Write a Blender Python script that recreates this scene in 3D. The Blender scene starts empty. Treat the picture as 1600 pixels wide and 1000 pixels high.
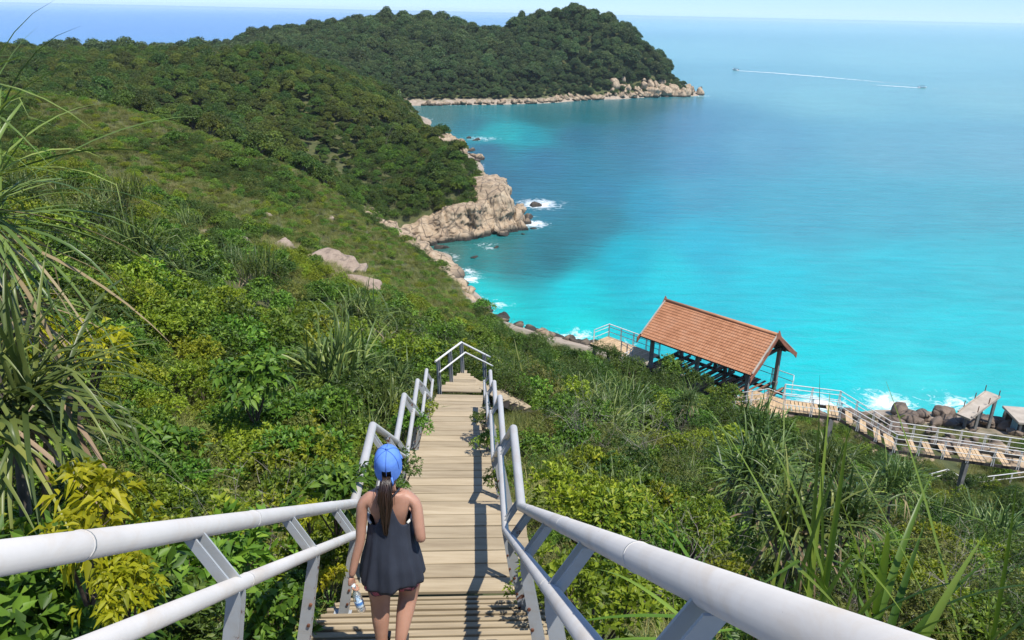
import bpy, bmesh, math, random
import numpy as np
from mathutils import Vector, Matrix, Euler, noise as mnoise

SC = bpy.context.scene
COL = SC.collection
R = math.radians
# ------------------------------------------------------------------ camera
CAM_H = 32.4                       # metres above the sea
FPX = 1232.0                       # focal length in pixels of a 1600 px wide picture
PITCH = math.atan(481 / FPX)
ROLL = R(1.2)
_F = Vector((0, math.cos(PITCH), -math.sin(PITCH)))
_R0 = Vector((1, 0, 0)); _U0 = Vector((0, math.sin(PITCH), math.cos(PITCH)))
CR = _R0 * math.cos(ROLL) + _U0 * math.sin(ROLL)
CU = -_R0 * math.sin(ROLL) + _U0 * math.cos(ROLL)
cam_d = bpy.data.cameras.new("camera"); cam = bpy.data.objects.new("camera", cam_d); COL.objects.link(cam)
cam_d.sensor_width = 36; cam_d.lens = 36 * FPX / 1600; cam_d.clip_start = 0.05; cam_d.clip_end = 120000
_m = Matrix((CR, CU, -_F)).transposed().to_4x4(); _m.translation = Vector((0, 0, CAM_H)); cam.matrix_world = _m
SC.camera = cam
# ------------------------------------------------------------------ light
SUN_DIR = Vector((0.36, -0.36, 1.0)).normalized()     # towards the sun: high, right and a little behind
SUN_ELEV = math.asin(SUN_DIR.z)
w = bpy.data.worlds.new("World"); SC.world = w; w.use_nodes = True
nt = w.node_tree; nt.nodes.clear()
sky = nt.nodes.new('ShaderNodeTexSky'); sky.sky_type = 'NISHITA'; sky.sun_disc = False
sky.sun_elevation = SUN_ELEV; sky.sun_rotation = math.atan2(SUN_DIR.x, SUN_DIR.y)
sky.air_density = 0.55; sky.dust_density = 0.0; sky.ozone_density = 4.0; sky.altitude = 30
bg = nt.nodes.new('ShaderNodeBackground'); bg.inputs[1].default_value = 0.15
wo = nt.nodes.new('ShaderNodeOutputWorld')
tcw = nt.nodes.new('ShaderNodeTexCoord'); spw = nt.nodes.new('ShaderNodeSeparateXYZ'); rmp = nt.nodes.new('ShaderNodeValToRGB'); mulw = nt.nodes.new('ShaderNodeMix')
mulw.data_type = 'RGBA'; mulw.blend_type = 'MULTIPLY'; mulw.inputs[0].default_value = 1.0
rmp.color_ramp.elements[0].position = 0.0; rmp.color_ramp.elements[0].color = (.43, .49, .60, 1); rmp.color_ramp.elements[1].position = .35; rmp.color_ramp.elements[1].color = (1, 1, 1, 1)
nt.links.new(tcw.outputs['Generated'], spw.inputs[0]); nt.links.new(spw.outputs[2], rmp.inputs[0]); nt.links.new(sky.outputs[0], mulw.inputs[6]); nt.links.new(rmp.outputs[0], mulw.inputs[7])
nt.links.new(mulw.outputs[2], bg.inputs[0]); nt.links.new(bg.outputs[0], wo.inputs[0])
sun_d = bpy.data.lights.new("sun", 'SUN'); sun_d.energy = 3.3; sun_d.angle = R(0.5); sun_d.color = (1.0, 0.955, 0.88)
sun = bpy.data.objects.new("sun", sun_d); COL.objects.link(sun)
sun.rotation_euler = SUN_DIR.to_track_quat('Z', 'Y').to_euler()
SC.view_settings.view_transform = 'Standard'; SC.view_settings.look = 'None'
SC.view_settings.exposure = 0.75; SC.view_settings.gamma = 1.0; SC.view_settings.use_curve_mapping = False
SC.render.engine = 'CYCLES'
SC.cycles.max_bounces = 6; SC.cycles.diffuse_bounces = 2; SC.cycles.glossy_bounces = 2
SC.cycles.transmission_bounces = 5; SC.cycles.transparent_max_bounces = 8
SC.cycles.use_denoising = True; SC.cycles.volume_bounces = 2

# ------------------------------------------------------------------ helpers
def ray(u, v):
    return _F + CR * ((u - 800) / FPX) + CU * ((500 - v) / FPX)
def at_z(u, v, z):
    d = ray(u, v); return Vector((0, 0, CAM_H)) + d * ((z - CAM_H) / d.z)
def at_y(u, v, y):
    d = ray(u, v); return Vector((0, 0, CAM_H)) + d * (y / d.y)
def proj_np(P):
    d = np.asarray(P, float) - np.array([0, 0, CAM_H])
    z = d @ np.array(_F); zs = np.where(z > 0.01, z, np.nan)
    return 800 + FPX * (d @ np.array(CR)) / zs, 500 - FPX * (d @ np.array(CU)) / zs, z

def tag(o, label=None, cat=None, group=None, kind=None):
    if label: o['label'] = label
    if cat: o['category'] = cat
    if group: o['group'] = group
    if kind: o['kind'] = kind
    return o
def empty(name, loc=(0, 0, 0), rz=0.0, parent=None):
    o = bpy.data.objects.new(name, None); COL.objects.link(o)
    o.empty_display_size = 0.2; o.location = loc; o.rotation_euler = (0, 0, rz)
    if parent: o.parent = parent
    return o
def thing(name, label, cat, loc=(0, 0, 0), rz=0.0, group=None):
    return tag(empty(name, loc, rz), label, cat, group)
def meshobj(name, me, parent=None, link=True):
    o = bpy.data.objects.new(name, me)
    if link: COL.objects.link(o)
    if parent: o.parent = parent
    return o
def obj_bm(name, bm, mats, parent=None, smooth=False, link=True):
    me = bpy.data.meshes.new(name); bm.to_mesh(me); bm.free()
    for m in (mats if isinstance(mats, (list, tuple)) else [mats]): me.materials.append(m)
    if smooth: me.polygons.foreach_set('use_smooth', [True] * len(me.polygons))
    return meshobj(name, me, parent, link)
def mesh_np(name, V, Fq, mats=(), smooth=False, matidx=None):
    """V (n,3), Fq list of index arrays (k,3) or (k,4)."""
    me = bpy.data.meshes.new(name)
    V = np.asarray(V, np.float32)
    Fs = Fq if isinstance(Fq, list) else [Fq]
    nl = sum(f.size for f in Fs); npoly = sum(len(f) for f in Fs)
    me.vertices.add(len(V)); me.vertices.foreach_set('co', V.ravel())
    me.loops.add(nl); me.loops.foreach_set('vertex_index', np.concatenate([f.ravel() for f in Fs]).astype(np.int32))
    sizes = np.concatenate([np.full(len(f), f.shape[1]) for f in Fs])
    st = np.concatenate([[0], np.cumsum(sizes)[:-1]]).astype(np.int32)
    me.polygons.add(npoly); me.polygons.foreach_set('loop_start', st)
    if smooth: me.polygons.foreach_set('use_smooth', np.ones(npoly, bool))
    for m in (mats if isinstance(mats, (list, tuple)) else [mats]): me.materials.append(m)
    if matidx is not None: me.polygons.foreach_set('material_index', np.asarray(matidx, np.int32))
    me.update(calc_edges=True); me.validate()
    return me
def copy_tree(o, parent=None):
    c = o.copy(); COL.objects.link(c)
    if parent: c.parent = parent
    for ch in list(o.children): copy_tree(ch, c)
    return c

def add_box(bm, c, s, rot=None, bevel=0.0, mi=0):
    """box centred at c with full sizes s, rot = Matrix 3x3 / Euler."""
    r = bmesh.ops.create_cube(bm, size=1.0)
    vs = r['verts']
    M = Matrix.Translation(Vector(c)) @ ((rot.to_matrix() if isinstance(rot, Euler) else rot).to_4x4() if rot is not None else Matrix()) @ Matrix.Diagonal((s[0], s[1], s[2], 1))
    bmesh.ops.transform(bm, matrix=M, verts=vs)
    fs = list({f for v in vs for f in v.link_faces})
    for f in fs: f.material_index = mi
    if bevel > 0:
        es = list({e for v in vs for e in v.link_edges})
        bmesh.ops.bevel(bm, geom=es, offset=bevel, segments=1, affect='EDGES', profile=0.5)
    return vs
def frame_from(d, up=Vector((0, 0, 1))):
    d = Vector(d).normalized()
    x = d.cross(up)
    if x.length < 1e-4: x = Vector((1, 0, 0))
    x.normalize(); u = x.cross(d).normalized()
    return x, d, u
def add_beam(bm, p, q, wx, wz, mi=0, bevel=0.0):
    p, q = Vector(p), Vector(q); x, d, u = frame_from(q - p)
    M = Matrix((x, d, u)).transposed()
    return add_box(bm, (p + q) / 2, (wx, (q - p).length, wz), M, bevel, mi)
def add_tube(bm, pts, rad, seg=12, caps=True, mi=0):
    """tube with mitred joints through pts; rad is a number or a list."""
    pts = [Vector(p) for p in pts]; n = len(pts)
    rads = rad if isinstance(rad, (list, tuple)) else [rad] * n
    rings = []; ref = None
    for i, p in enumerate(pts):
        if i == 0: t = pts[1] - p
        elif i == n - 1: t = p - pts[i - 1]
        else: t = (p - pts[i - 1]).normalized() + (pts[i + 1] - p).normalized()
        t.normalize()
        if ref is None:
            ref = t.cross(Vector((0, 0, 1)))
            if ref.length < 1e-3: ref = t.cross(Vector((0, 1, 0)))
        a = (ref - t * ref.dot(t)).normalized(); b = t.cross(a).normalized(); ref = a
        k = 1.0
        if 0 < i < n - 1:
            c = (p - pts[i - 1]).normalized().dot((pts[i + 1] - p).normalized())
            k = 1.0 / max(0.6, math.sqrt((1 + c) / 2))
        rings.append([bm.verts.new(p + (a * math.cos(2 * math.pi * j / seg) + b * math.sin(2 * math.pi * j / seg)) * rads[i] * (k if i not in (0, n - 1) else 1)) for j in range(seg)])
    for i in range(n - 1):
        for j in range(seg):
            f = bm.faces.new((rings[i][j], rings[i][(j + 1) % seg], rings[i + 1][(j + 1) % seg], rings[i + 1][j])); f.material_index = mi; f.smooth = True
    if caps:
        f = bm.faces.new(rings[0][::-1]); f.material_index = mi
        f = bm.faces.new(rings[-1]); f.material_index = mi
def add_prism(bm, poly, p0, ax, ay, an, thick, mi=0):
    """polygon (list of 2D) in plane ax, ay at p0, extruded along an by thick (centred)."""
    p0, ax, ay, an = Vector(p0), Vector(ax), Vector(ay), Vector(an)
    A = [bm.verts.new(p0 + ax * x + ay * y - an * thick / 2) for x, y in poly]
    B = [bm.verts.new(p0 + ax * x + ay * y + an * thick / 2) for x, y in poly]
    n = len(poly); fs = [bm.faces.new(A[::-1]), bm.faces.new(B)]
    for i in range(n): fs.append(bm.faces.new((A[i], A[(i + 1) % n], B[(i + 1) % n], B[i])))
    for f in fs: f.material_index = mi

# ------------------------------------------------------------------ node materials
def newmat(name):
    m = bpy.data.materials.new(name); m.use_nodes = True
    nt = m.node_tree; b = nt.nodes['Principled BSDF']
    return m, nt, b
def N(nt, t, **kw):
    n = nt.nodes.new(t)
    for k, v in kw.items():
        if k in n.inputs: n.inputs[k].default_value = v
        else: setattr(n, k, v)
    return n
def ramp(nt, stops, fac=None, interp='LINEAR'):
    r = nt.nodes.new('ShaderNodeValToRGB'); e = r.color_ramp.elements; r.color_ramp.interpolation = interp
    while len(e) < len(stops): e.new(0.5)
    for i, (p, c) in enumerate(stops): e[i].position = p; e[i].color = (*c, 1) if len(c) == 3 else c
    if fac is not None: nt.links.new(fac, r.inputs[0])
    return r
def mixc(nt, fac, a, b, blend='MIX'):
    n = nt.nodes.new('ShaderNodeMix'); n.data_type = 'RGBA'; n.blend_type = blend
    for sock, v in ((0, fac), (6, a), (7, b)):
        if hasattr(v, 'is_output'): nt.links.new(v, n.inputs[sock])
        else: n.inputs[sock].default_value = v if sock == 0 else ((*v, 1) if len(v) == 3 else v)
    return n.outputs[2]
def math_n(nt, op, a, b=None, clamp=False):
    n = nt.nodes.new('ShaderNodeMath'); n.operation = op; n.use_clamp = clamp
    for i, v in enumerate((a, b)):
        if v is None: continue
        if hasattr(v, 'is_output'): nt.links.new(v, n.inputs[i])
        else: n.inputs[i].default_value = v
    return n.outputs[0]
def coords(nt, scale=(1, 1, 1), kind='Object'):
    tc = nt.nodes.new('ShaderNodeTexCoord'); mp = nt.nodes.new('ShaderNodeMapping')
    mp.inputs['Scale'].default_value = scale
    if kind == 'World':
        g = nt.nodes.new('ShaderNodeNewGeometry'); nt.links.new(g.outputs['Position'], mp.inputs[0])
    else: nt.links.new(tc.outputs[kind], mp.inputs[0])
    return mp.outputs[0]
def noise(nt, vec, scale, detail=4, rough=0.55, dist=0.0):
    n = N(nt, 'ShaderNodeTexNoise'); n.inputs['Scale'].default_value = scale; n.inputs['Detail'].default_value = detail
    n.inputs['Roughness'].default_value = rough; n.inputs['Distortion'].default_value = dist
    nt.links.new(vec, n.inputs['Vector']); return n.outputs[0]
def bump(nt, b, h, strength=0.3, dist=0.02):
    n = N(nt, 'ShaderNodeBump', Strength=strength, Distance=dist); nt.links.new(h, n.inputs['Height'])
    nt.links.new(n.outputs[0], b.inputs['Normal']); return n
def pmat(name, stops, scale=4.0, rough=0.7, bmp=0.2, bdist=0.01, stretch=(1, 1, 1), kind='Object', metal=0.0, rnd=0.0, spec=0.4):
    m, nt, b = newmat(name)
    v = coords(nt, stretch, kind)
    n1 = noise(nt, v, scale, 6, 0.6)
    col = ramp(nt, stops, n1).outputs[0]
    if rnd > 0:
        g = nt.nodes.new('ShaderNodeNewGeometry')
        hs = nt.nodes.new('ShaderNodeHueSaturation')
        k = math_n(nt, 'ADD', math_n(nt, 'MULTIPLY', g.outputs['Random Per Island'], 2 * rnd), 1 - rnd)
        nt.links.new(k, hs.inputs['Value']); nt.links.new(col, hs.inputs['Color']); col = hs.outputs[0]
    nt.links.new(col, b.inputs['Base Color'])
    b.inputs['Roughness'].default_value = rough; b.inputs['Metallic'].default_value = metal
    b.inputs['Specular IOR Level'].default_value = spec
    if bmp > 0: bump(nt, b, noise(nt, v, scale * 2.3, 5, 0.6), bmp, bdist)
    return m
def srgb(r, g, b):
    f = lambda c: (c / 12.92 if c <= 0.04045 else ((c + 0.055) / 1.055) ** 2.4)
    return tuple(f(c / 255) for c in (r, g, b))

M = {}
def rust_metal(name, base, rust_amount=0.55, rough=0.45, zfade=None):
    m, nt, b = newmat(name)
    v = coords(nt)
    n1 = noise(nt, v, 3.0, 6, 0.65)
    c0 = ramp(nt, [(0.3, tuple(k * 0.86 for k in base)), (0.7, base)], n1).outputs[0]
    n0 = noise(nt, coords(nt, (1, .35, 1)), 5.0, 7, 0.7, 0.6)
    c0 = mixc(nt, ramp(nt, [(.5, (0, 0, 0)), (.72, (.55, .55, .55))], n0).outputs[0], c0, tuple(k * f for k, f in zip(base, (.8, .69, .56))))
    n2 = noise(nt, v, 7.0, 8, 0.7, 0.4)
    mask = ramp(nt, [(rust_amount, (0, 0, 0)), (min(1, rust_amount + 0.05), (1, 1, 1))], n2).outputs[0]
    n3 = noise(nt, v, 40.0, 4, 0.6)
    rc = ramp(nt, [(0.3, (0.07, 0.022, 0.012)), (0.7, (0.2, 0.075, 0.035))], n3).outputs[0]
    nt.links.new(mixc(nt, mask, c0, rc), b.inputs['Base Color'])
    b.inputs['Roughness'].default_value = rough
    bump(nt, b, n3, 0.06, 0.004)
    return m
M['rail'] = rust_metal('rail_paint', (0.585, 0.565, 0.535), 0.68, 0.45)
M['railpost'] = rust_metal('rail_post_steel', (0.42, 0.44, 0.45), 0.60, 0.4)
M['whiterail'] = rust_metal('white_rail_paint', (0.7, 0.7, 0.68), 0.72, 0.5)
M['deck'] = pmat('deck_timber', [(0.25, (0.28, 0.215, 0.135)), (0.5, (0.39, 0.31, 0.2)), (0.75, (0.47, 0.385, 0.26))], 5, 0.8, 0.35, 0.006, (0.25, 3, 3), rnd=0.2)
M['walkboard'] = pmat('walkway_timber', [(0.3, (0.42, 0.29, 0.16)), (0.7, (0.6, 0.44, 0.27))], 3, 0.8, 0.3, 0.006, (2, 2, 2), rnd=0.15)
M['darktimber'] = pmat('dark_timber', [(0.3, (0.035, 0.03, 0.027)), (0.7, (0.085, 0.07, 0.06))], 3, 0.75, 0.3, 0.01)
M['concrete'] = pmat('weathered_concrete', [(0.3, (0.13, 0.13, 0.125)), (0.7, (0.27, 0.27, 0.255))], 2.5, 0.85, 0.3, 0.01)
M['palecon'] = pmat('pale_concrete', [(0.3, (0.36, 0.31, 0.25)), (0.7, (0.52, 0.46, 0.38))], 1.5, 0.85, 0.3, 0.02)
M['rust'] = pmat('rusty_steel', [(0.3, (0.07, 0.025, 0.015)), (0.7, (0.2, 0.08, 0.04))], 9, 0.8, 0.3, 0.005)
# ------------------------------------------------------------------ stair line (needed by the ground)
def cx(y): return -0.336 - 0.0555 * y
LAND = [(-2.2, 0.58, 30.70), (6.70, 8.30, 26.69), (10.8, 12.4, 25.02), (14.4, 15.6, 23.76), (17.8, 18.85, 22.50), (21.25, 23.9, 21.24)]
def deck_z(y):
    if y < LAND[0][0]: return LAND[0][2]
    for i, (a, b, z) in enumerate(LAND):
        if a <= y <= b: return z
        if i + 1 < len(LAND) and b < y < LAND[i + 1][0]:
            t = (y - b) / (LAND[i + 1][0] - b); return z + (LAND[i + 1][2] - z) * t
    return LAND[-1][2]
# ------------------------------------------------------------------ ground heights
CT = []
def g(u, v, y, veg=0.0):
    p = at_y(u, v, y); CT.append((p.x, p.y, p.z - veg))
def gw(x, y, z): CT.append((x, y, z))
for yy in (-6, -2, 1, 4, 7, 9.5, 12, 15, 18, 21, 23.5):
    d = deck_z(yy); gw(cx(yy), yy, d - 0.9)
    gw(cx(yy) - 3.4, yy, d - 1.0); gw(cx(yy) + 3.2, yy, d - 1.75)
gw(-9, 0, 30.0); gw(-18, -4, 31.0); gw(-30, 5, 30.5); gw(-8, 7, 26.6); gw(-12, 14, 25.3)
gw(-10, 22, 22.2); gw(-7, 28, 19.6); gw(8, -4, 28.5); gw(8, 4, 24.8); gw(16, 0, 25.0)
# left field and the scrub spur
g(0, 400, 24, 1.0); g(0, 250, 46, .8); g(-300, 300, 40, .8); g(120, 330, 40, .8); g(250, 420, 33, .8)
g(300, 350, 56, .6); g(450, 400, 54, .6); g(560, 430, 60, .3); g(640, 470, 62, .5); g(430, 520, 33, 1.0)
g(560, 500, 40, .9); g(620, 540, 33, .9); g(700, 500, 52, .6)
g(0, 140, 90, .9); g(-300, 135, 85, .9); g(150, 155, 94, .9); g(250, 185, 95, .9); g(350, 222, 96, .9); g(480, 275, 98, .9); g(575, 335, 102, .7)
g(200, 260, 72, .8); g(400, 310, 76, .8); g(520, 360, 80, .6); g(620, 400, 86, .4); g(640, 390, 96, .2)
# valley and the forest ridge behind the spur
gw(-85, 128, 14); gw(-55, 125, 11); gw(-34, 124, 7.5); gw(-21, 118, 5.0); gw(-17, 122, 5.5)
g(600, 300, 132, 3); g(480, 215, 150, 4); g(350, 160, 170, 4); g(200, 110, 196, 4); g(0, 108, 205, 4)
g(-250, 64, 225, 6); g(0, 62, 228, 6); g(200, 64, 222, 6); g(400, 66, 204, 4); g(500, 108, 182, 5.5); g(600, 176, 164, 6); g(655, 222, 150, 5)
g(640, 290, 138, 4); g(700, 296, 134, 3.5); g(740, 300, 133, 2.4)
gw(-60, 262, 12); gw(-100, 290, 12); gw(-160, 270, 14); gw(-30, 236, 5)
gw(-200, 150, 22); gw(-120, 90, 24); gw(-70, 40, 28); gw(-110, 200, 16); gw(-220, 240, 12); gw(-45, 15, 29.5)
# island ridge
for u, v, y in ((420, 45, 396), (520, 28, 396), (600, 22, 396), (700, 28, 396), (780, 47, 384), (840, 24, 376), (900, 10, 362), (960, 30, 360), (1015, 78, 356), (1035, 122, 352)):
    g(u, v, y, 5)
gw(-130, 385, 11); gw(-170, 380, 6); gw(-240, 400, 4); gw(-120, 330, 8); gw(-180, 320, 5)
for x, y in ((-150, 470), (-90, 480), (-30, 475), (25, 450), (70, 420), (84, 380)): gw(x, y, -1)
# coast (z = 0 at the water line)
COAST = [(54, 62), (45, 61.0), (38.9, 62.5), (32.8, 62.9), (26.3, 60.8), (20, 66), (13.1, 73.1), (8.8, 76.1), (4.9, 78.5), (-2.3, 84.8), (-6.7, 96.2), (-8.5, 100), (-9.4, 109),
         (-14.4, 114.2), (-10.8, 117.4), (-6.5, 120.5), (-3.0, 126.5), (-4.5, 141), (-8.6, 159.5), (-10, 189.7), (-18.6, 219.5), (-25.8, 237.6), (-34.7, 270), (-44, 292), (-34.7, 296),
         (-24.6, 300), (3.1, 309), (30, 330), (52, 343), (77, 354), (82, 366)]
for x, y in COAST: gw(x, y, 0.0)
gw(-13, 122, 4.8)
gw(-8.5, 126, 6.2); gw(-8, 133, 7.2); gw(-10.5, 141, 7.8); gw(-14, 160, 7); gw(-17, 190, 3); gw(-27, 222, 2.6)
# land just inside the shore near the pavilion and walkway
gw(14.1 - 1.6, 50.2 - 1.6, 7.0); gw(16.5, 52.8, 5.2); gw(9, 49, 8.2); gw(8, 55, 6.4); gw(3, 62, 4.6); gw(12, 62, 3.0); gw(17, 60, 2.4); gw(0, 70, 2.7); gw(5, 72, 1.5); gw(-3, 72, 3.2); gw(-5.5, 77, 3.6); gw(-8.5, 83, 3.8); gw(-6, 88, 1.6); gw(-2, 64, 5.6)
gw(17.5, 44.0, 7.2); gw(21, 44, 6.0); gw(24.3, 43.3, 4.9); gw(30, 42, 3.9); gw(36, 42, 3.4); gw(45, 42, 3.2); gw(24, 52, 3.0); gw(31, 50, 2.6); gw(38, 50, 2.4); gw(46, 52, 1.8); gw(30, 57, 1.5); gw(38, 57, 1.2)
# right hand slope, crest of the scrub
g(880, 555, 45, 1.3); g(1000, 592, 44, 1.3); g(1100, 622, 42, 1.2); g(1180, 668, 37, 1.2); g(1300, 735, 33, 1.0); g(1420, 775, 34, .9); g(1600, 840, 32, .8); g(1800, 880, 30, .8)
g(1000, 680, 24, 1.2); g(1200, 780, 20, 1.2); g(900, 640, 27, 1.2); g(1400, 900, 15.5, 1.1); g(1600, 960, 14, 1.1); g(1250, 1000, 9.5, 1.0); g(1000, 880, 10.5, 1.0)
g(840, 600, 34, 1.0); g(780, 560, 38, 1.0)
# sea bed
for x, y, z in ((40, 75, -3), (25, 80, -3), (10, 88, -3), (3, 98, -3), (0, 108, -2.2), (10, 120, -4), (12, 140, -5), (5, 165, -5), (0, 200, -5), (-8, 235, -4), (-12, 270, -3), (10, 285, -4), (40, 305, -5),
                (70, 330, -6), (100, 345, -8), (110, 380, -8), (80, 100, -6), (70, 180, -9), (60, 250, -9), (120, 250, -10), (140, 120, -9), (90, 62, -4), (70, 70, -3),
                (100, 430, -9), (30, 500, -9), (-80, 530, -9), (-180, 520, -9), (-300, 480, -3)): gw(x, y, z)
CT = np.array(CT)
RB_C = 4.0
def _phi(a, b):
    d2 = (a[:, None, 0] - b[None, :, 0]) ** 2 + (a[:, None, 1] - b[None, :, 1]) ** 2
    return np.sqrt(d2 + RB_C ** 2)
_n = len(CT)
_A = np.zeros((_n + 3, _n + 3)); _A[:_n, :_n] = _phi(CT, CT) - 0.02 * np.eye(_n) * 10
_A[:_n, _n] = 1; _A[:_n, _n + 1:] = CT[:, :2] / 100; _A[_n, :_n] = 1; _A[_n + 1:, :_n] = CT[:, :2].T / 100
_W = np.linalg.solve(_A, np.concatenate([CT[:, 2], [0, 0, 0]]))
def vnoise(x, y, s, seed=0):
    """smooth value noise, vectorised."""
    x = np.asarray(x, float) / s; y = np.asarray(y, float) / s
    xi = np.floor(x).astype(np.int64); yi = np.floor(y).astype(np.int64); fx = x - xi; fy = y - yi
    fx = fx * fx * (3 - 2 * fx); fy = fy * fy * (3 - 2 * fy)
    def h(a, b):
        n = (a * 374761393 + b * 668265263 + seed * 974711) & 0x7fffffff
        n = ((n ^ (n >> 13)) * 1274126177) & 0x7fffffff
        return ((n ^ (n >> 16)) & 0xffff) / 65535.0
    return (h(xi, yi) * (1 - fx) + h(xi + 1, yi) * fx) * (1 - fy) + (h(xi, yi + 1) * (1 - fx) + h(xi + 1, yi + 1) * fx) * fy
def fbm(x, y, s, seed=0, oct=4):
    t = 0; a = 0.5
    for i in range(oct): t = t + a * (vnoise(x, y, s / 2 ** i, seed + i) - 0.5); a *= 0.5
    return t * 2
DECKY = np.linspace(-3, 24, 200); DECKZ = np.array([deck_z(t) for t in DECKY])
def ground(x, y):
    x = np.atleast_1d(np.asarray(x, float)); y = np.atleast_1d(np.asarray(y, float))
    P = np.stack([x, y], 1); out = np.empty(len(x))
    for i in range(0, len(x), 20000):
        q = P[i:i + 20000]
        out[i:i + 20000] = _phi(q, CT) @ _W[:_n] + _W[_n] + (q / 100) @ _W[_n + 1:]
    d = np.hypot(x, y)
    amp = np.clip(d / 60, 0.25, 2.2)
    out = out + fbm(x, y, 14, 3) * amp * 0.6 * np.clip(out / 3, 0, 1) + fbm(x, y, 3.2, 9) * 0.25 * np.clip(out / 2, 0.15, 1)
    out = out + fbm(x, y, 30, 13, 3) * (1.0 + 1.6 * np.clip((-x - 35) / 25, 0, 1)) * np.clip((y - 128) / 30, 0, 1) * np.clip((out - 3) / 8, 0, 1)
    dz = np.interp(y, DECKY, DECKZ); lat = np.abs(x - cx(y))
    wgt = np.clip((2.6 - lat) / 1.2, 0, 1) * ((y < 25.5) & (y > -4))
    out = out - wgt * np.maximum(0, out - (dz - 0.75))
    return out
def gz(x, y): return float(ground(x, y)[0])
# ground sheet, one mesh with finer rows near the camera
def axis_pts(segs):
    r = [segs[0][0]]
    for a, b, s in segs:
        n = max(1, int(round((b - a) / s))); r += list(np.linspace(a, b, n + 1)[1:])
    return np.array(r)
gx = axis_pts([(-260, -120, 7), (-120, -45, 2.5), (-45, -22, 1.0), (-22, 50, 0.6), (50, 110, 2.5)])
gy = axis_pts([(-12, 0, 1.0), (0, 66, 0.6), (66, 170, 1.0), (170, 300, 2.0), (300, 540, 4.0)])
GX, GY = np.meshgrid(gx, gy); GZ = ground(GX.ravel(), GY.ravel())
nx, ny = len(gx), len(gy)
ii = (np.arange(ny - 1)[:, None] * nx + np.arange(nx - 1)[None, :]).ravel()
quads = np.stack([ii, ii + 1, ii + nx + 1, ii + nx], 1)
m, nt, b = newmat('hillside_soil')
pv = coords(nt, (1, 1, 1), 'World')
n1 = noise(nt, pv, 0.9, 8, 0.65); n2 = noise(nt, pv, 0.16, 5, 0.6)
soil = ramp(nt, [(0.3, (0.04, 0.046, 0.016)), (0.5, (0.085, 0.088, 0.03)), (0.66, (0.16, 0.14, 0.058)), (0.8, (0.25, 0.205, 0.115))], n1).outputs[0]
soil2 = mixc(nt, math_n(nt, 'MULTIPLY', n2, 0.7), soil, (0.05, 0.075, 0.018))
sep = nt.nodes.new('ShaderNodeSeparateXYZ'); nt.links.new(pv, sep.inputs[0])
rk = ramp(nt, [(0.2, (0.16, 0.12, 0.085)), (0.5, (0.36, 0.29, 0.22)), (0.75, (0.5, 0.42, 0.33))], noise(nt, pv, 0.8, 8, 0.7, 0.6)).outputs[0]
zz = math_n(nt, 'ADD', sep.outputs[2], math_n(nt, 'MULTIPLY', noise(nt, pv, 0.35, 4), -2.6))
lo = ramp(nt, [(0.0, (1, 1, 1)), (0.5, (0, 0, 0))], math_n(nt, 'MULTIPLY', math_n(nt, 'ADD', zz, 0.4), 0.5, True)).outputs[0]
nt.links.new(mixc(nt, lo, soil2, rk), b.inputs['Base Color']); b.inputs['Roughness'].default_value = 0.95
bump(nt, b, n1, 0.6, 0.25)
me = mesh_np('hillside', np.stack([GX.ravel(), GY.ravel(), GZ], 1), quads, [m], True)
tag(meshobj('hillside', me), kind='structure')

# ------------------------------------------------------------------ sea
SEA_S = [  # photo-read colours of the water at places of the bay: position, colour
    (740, 445, (0, 196, 208)), (780, 480, (10, 205, 215)), (900, 520, (20, 212, 222)), (900, 450, (12, 200, 220)), (1050, 430, (22, 196, 218)), (1200, 450, (30, 192, 216)), (1290, 560, (25, 205, 222)), (1450, 610, (60, 210, 224)),
    (1500, 520, (45, 198, 216)), (1600, 600, (45, 200, 215)), (1400, 430, (48, 186, 208)), (1580, 430, (60, 186, 205)), (1100, 380, (30, 175, 205)), (980, 400, (15, 180, 208)),
    (700, 395, (62, 118, 118)), (740, 400, (38, 130, 138)), (800, 395, (44, 122, 132)), (860, 385, (42, 118, 134)), (900, 360, (46, 120, 140)), (940, 345, (46, 128, 150)), (860, 330, (54, 128, 156)), (830, 300, (54, 126, 158)), (760, 270, (52, 116, 150)), (850, 255, (54, 126, 164)), (790, 300, (52, 114, 146)), (940, 300, (50, 132, 168)),
    (1020, 320, (44, 150, 184)), (1100, 300, (60, 152, 182)), (1250, 330, (66, 164, 190)), (1400, 330, (72, 168, 192)), (1550, 330, (78, 170, 190)),
    (690, 185, (75, 130, 136)), (740, 195, (45, 128, 150)), (770, 209, (30, 178, 192)), (800, 213, (28, 186, 200)), (820, 214, (30, 160, 185)), (850, 185, (26, 118, 132)), (930, 178, (28, 116, 132)), (1000, 172, (30, 112, 130)), (900, 215, (50, 124, 158)), (980, 230, (56, 130, 164)), (760, 235, (52, 116, 148)),
    (1060, 200, (62, 130, 162)), (1080, 250, (60, 138, 172)), (1200, 230, (82, 154, 182)), (1400, 240, (98, 168, 190)), (1580, 240, (104, 170, 190)),
    (1150, 130, (112, 178, 194)), (1300, 150, (118, 186, 198)), (1580, 150, (124, 186, 196)), (1120, 80, (128, 192, 206)), (1400, 90, (132, 196, 206)), (1590, 80, (134, 196, 205)),
    (1050, 40, (136, 198, 218)), (1300, 45, (138, 200, 214)), (1590, 50, (136, 198, 212)), (760, 33, (100, 160, 215)), (640, 20, (100, 162, 222)),
    (20, 25, (92, 150, 226)), (200, 30, (84, 146, 222)), (400, 30, (84, 146, 220)), (50, 12, (110, 170, 236)), (420, 15, (110, 170, 232)), (250, 45, (82, 142, 216))]
_sp = []; _sc = []
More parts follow.
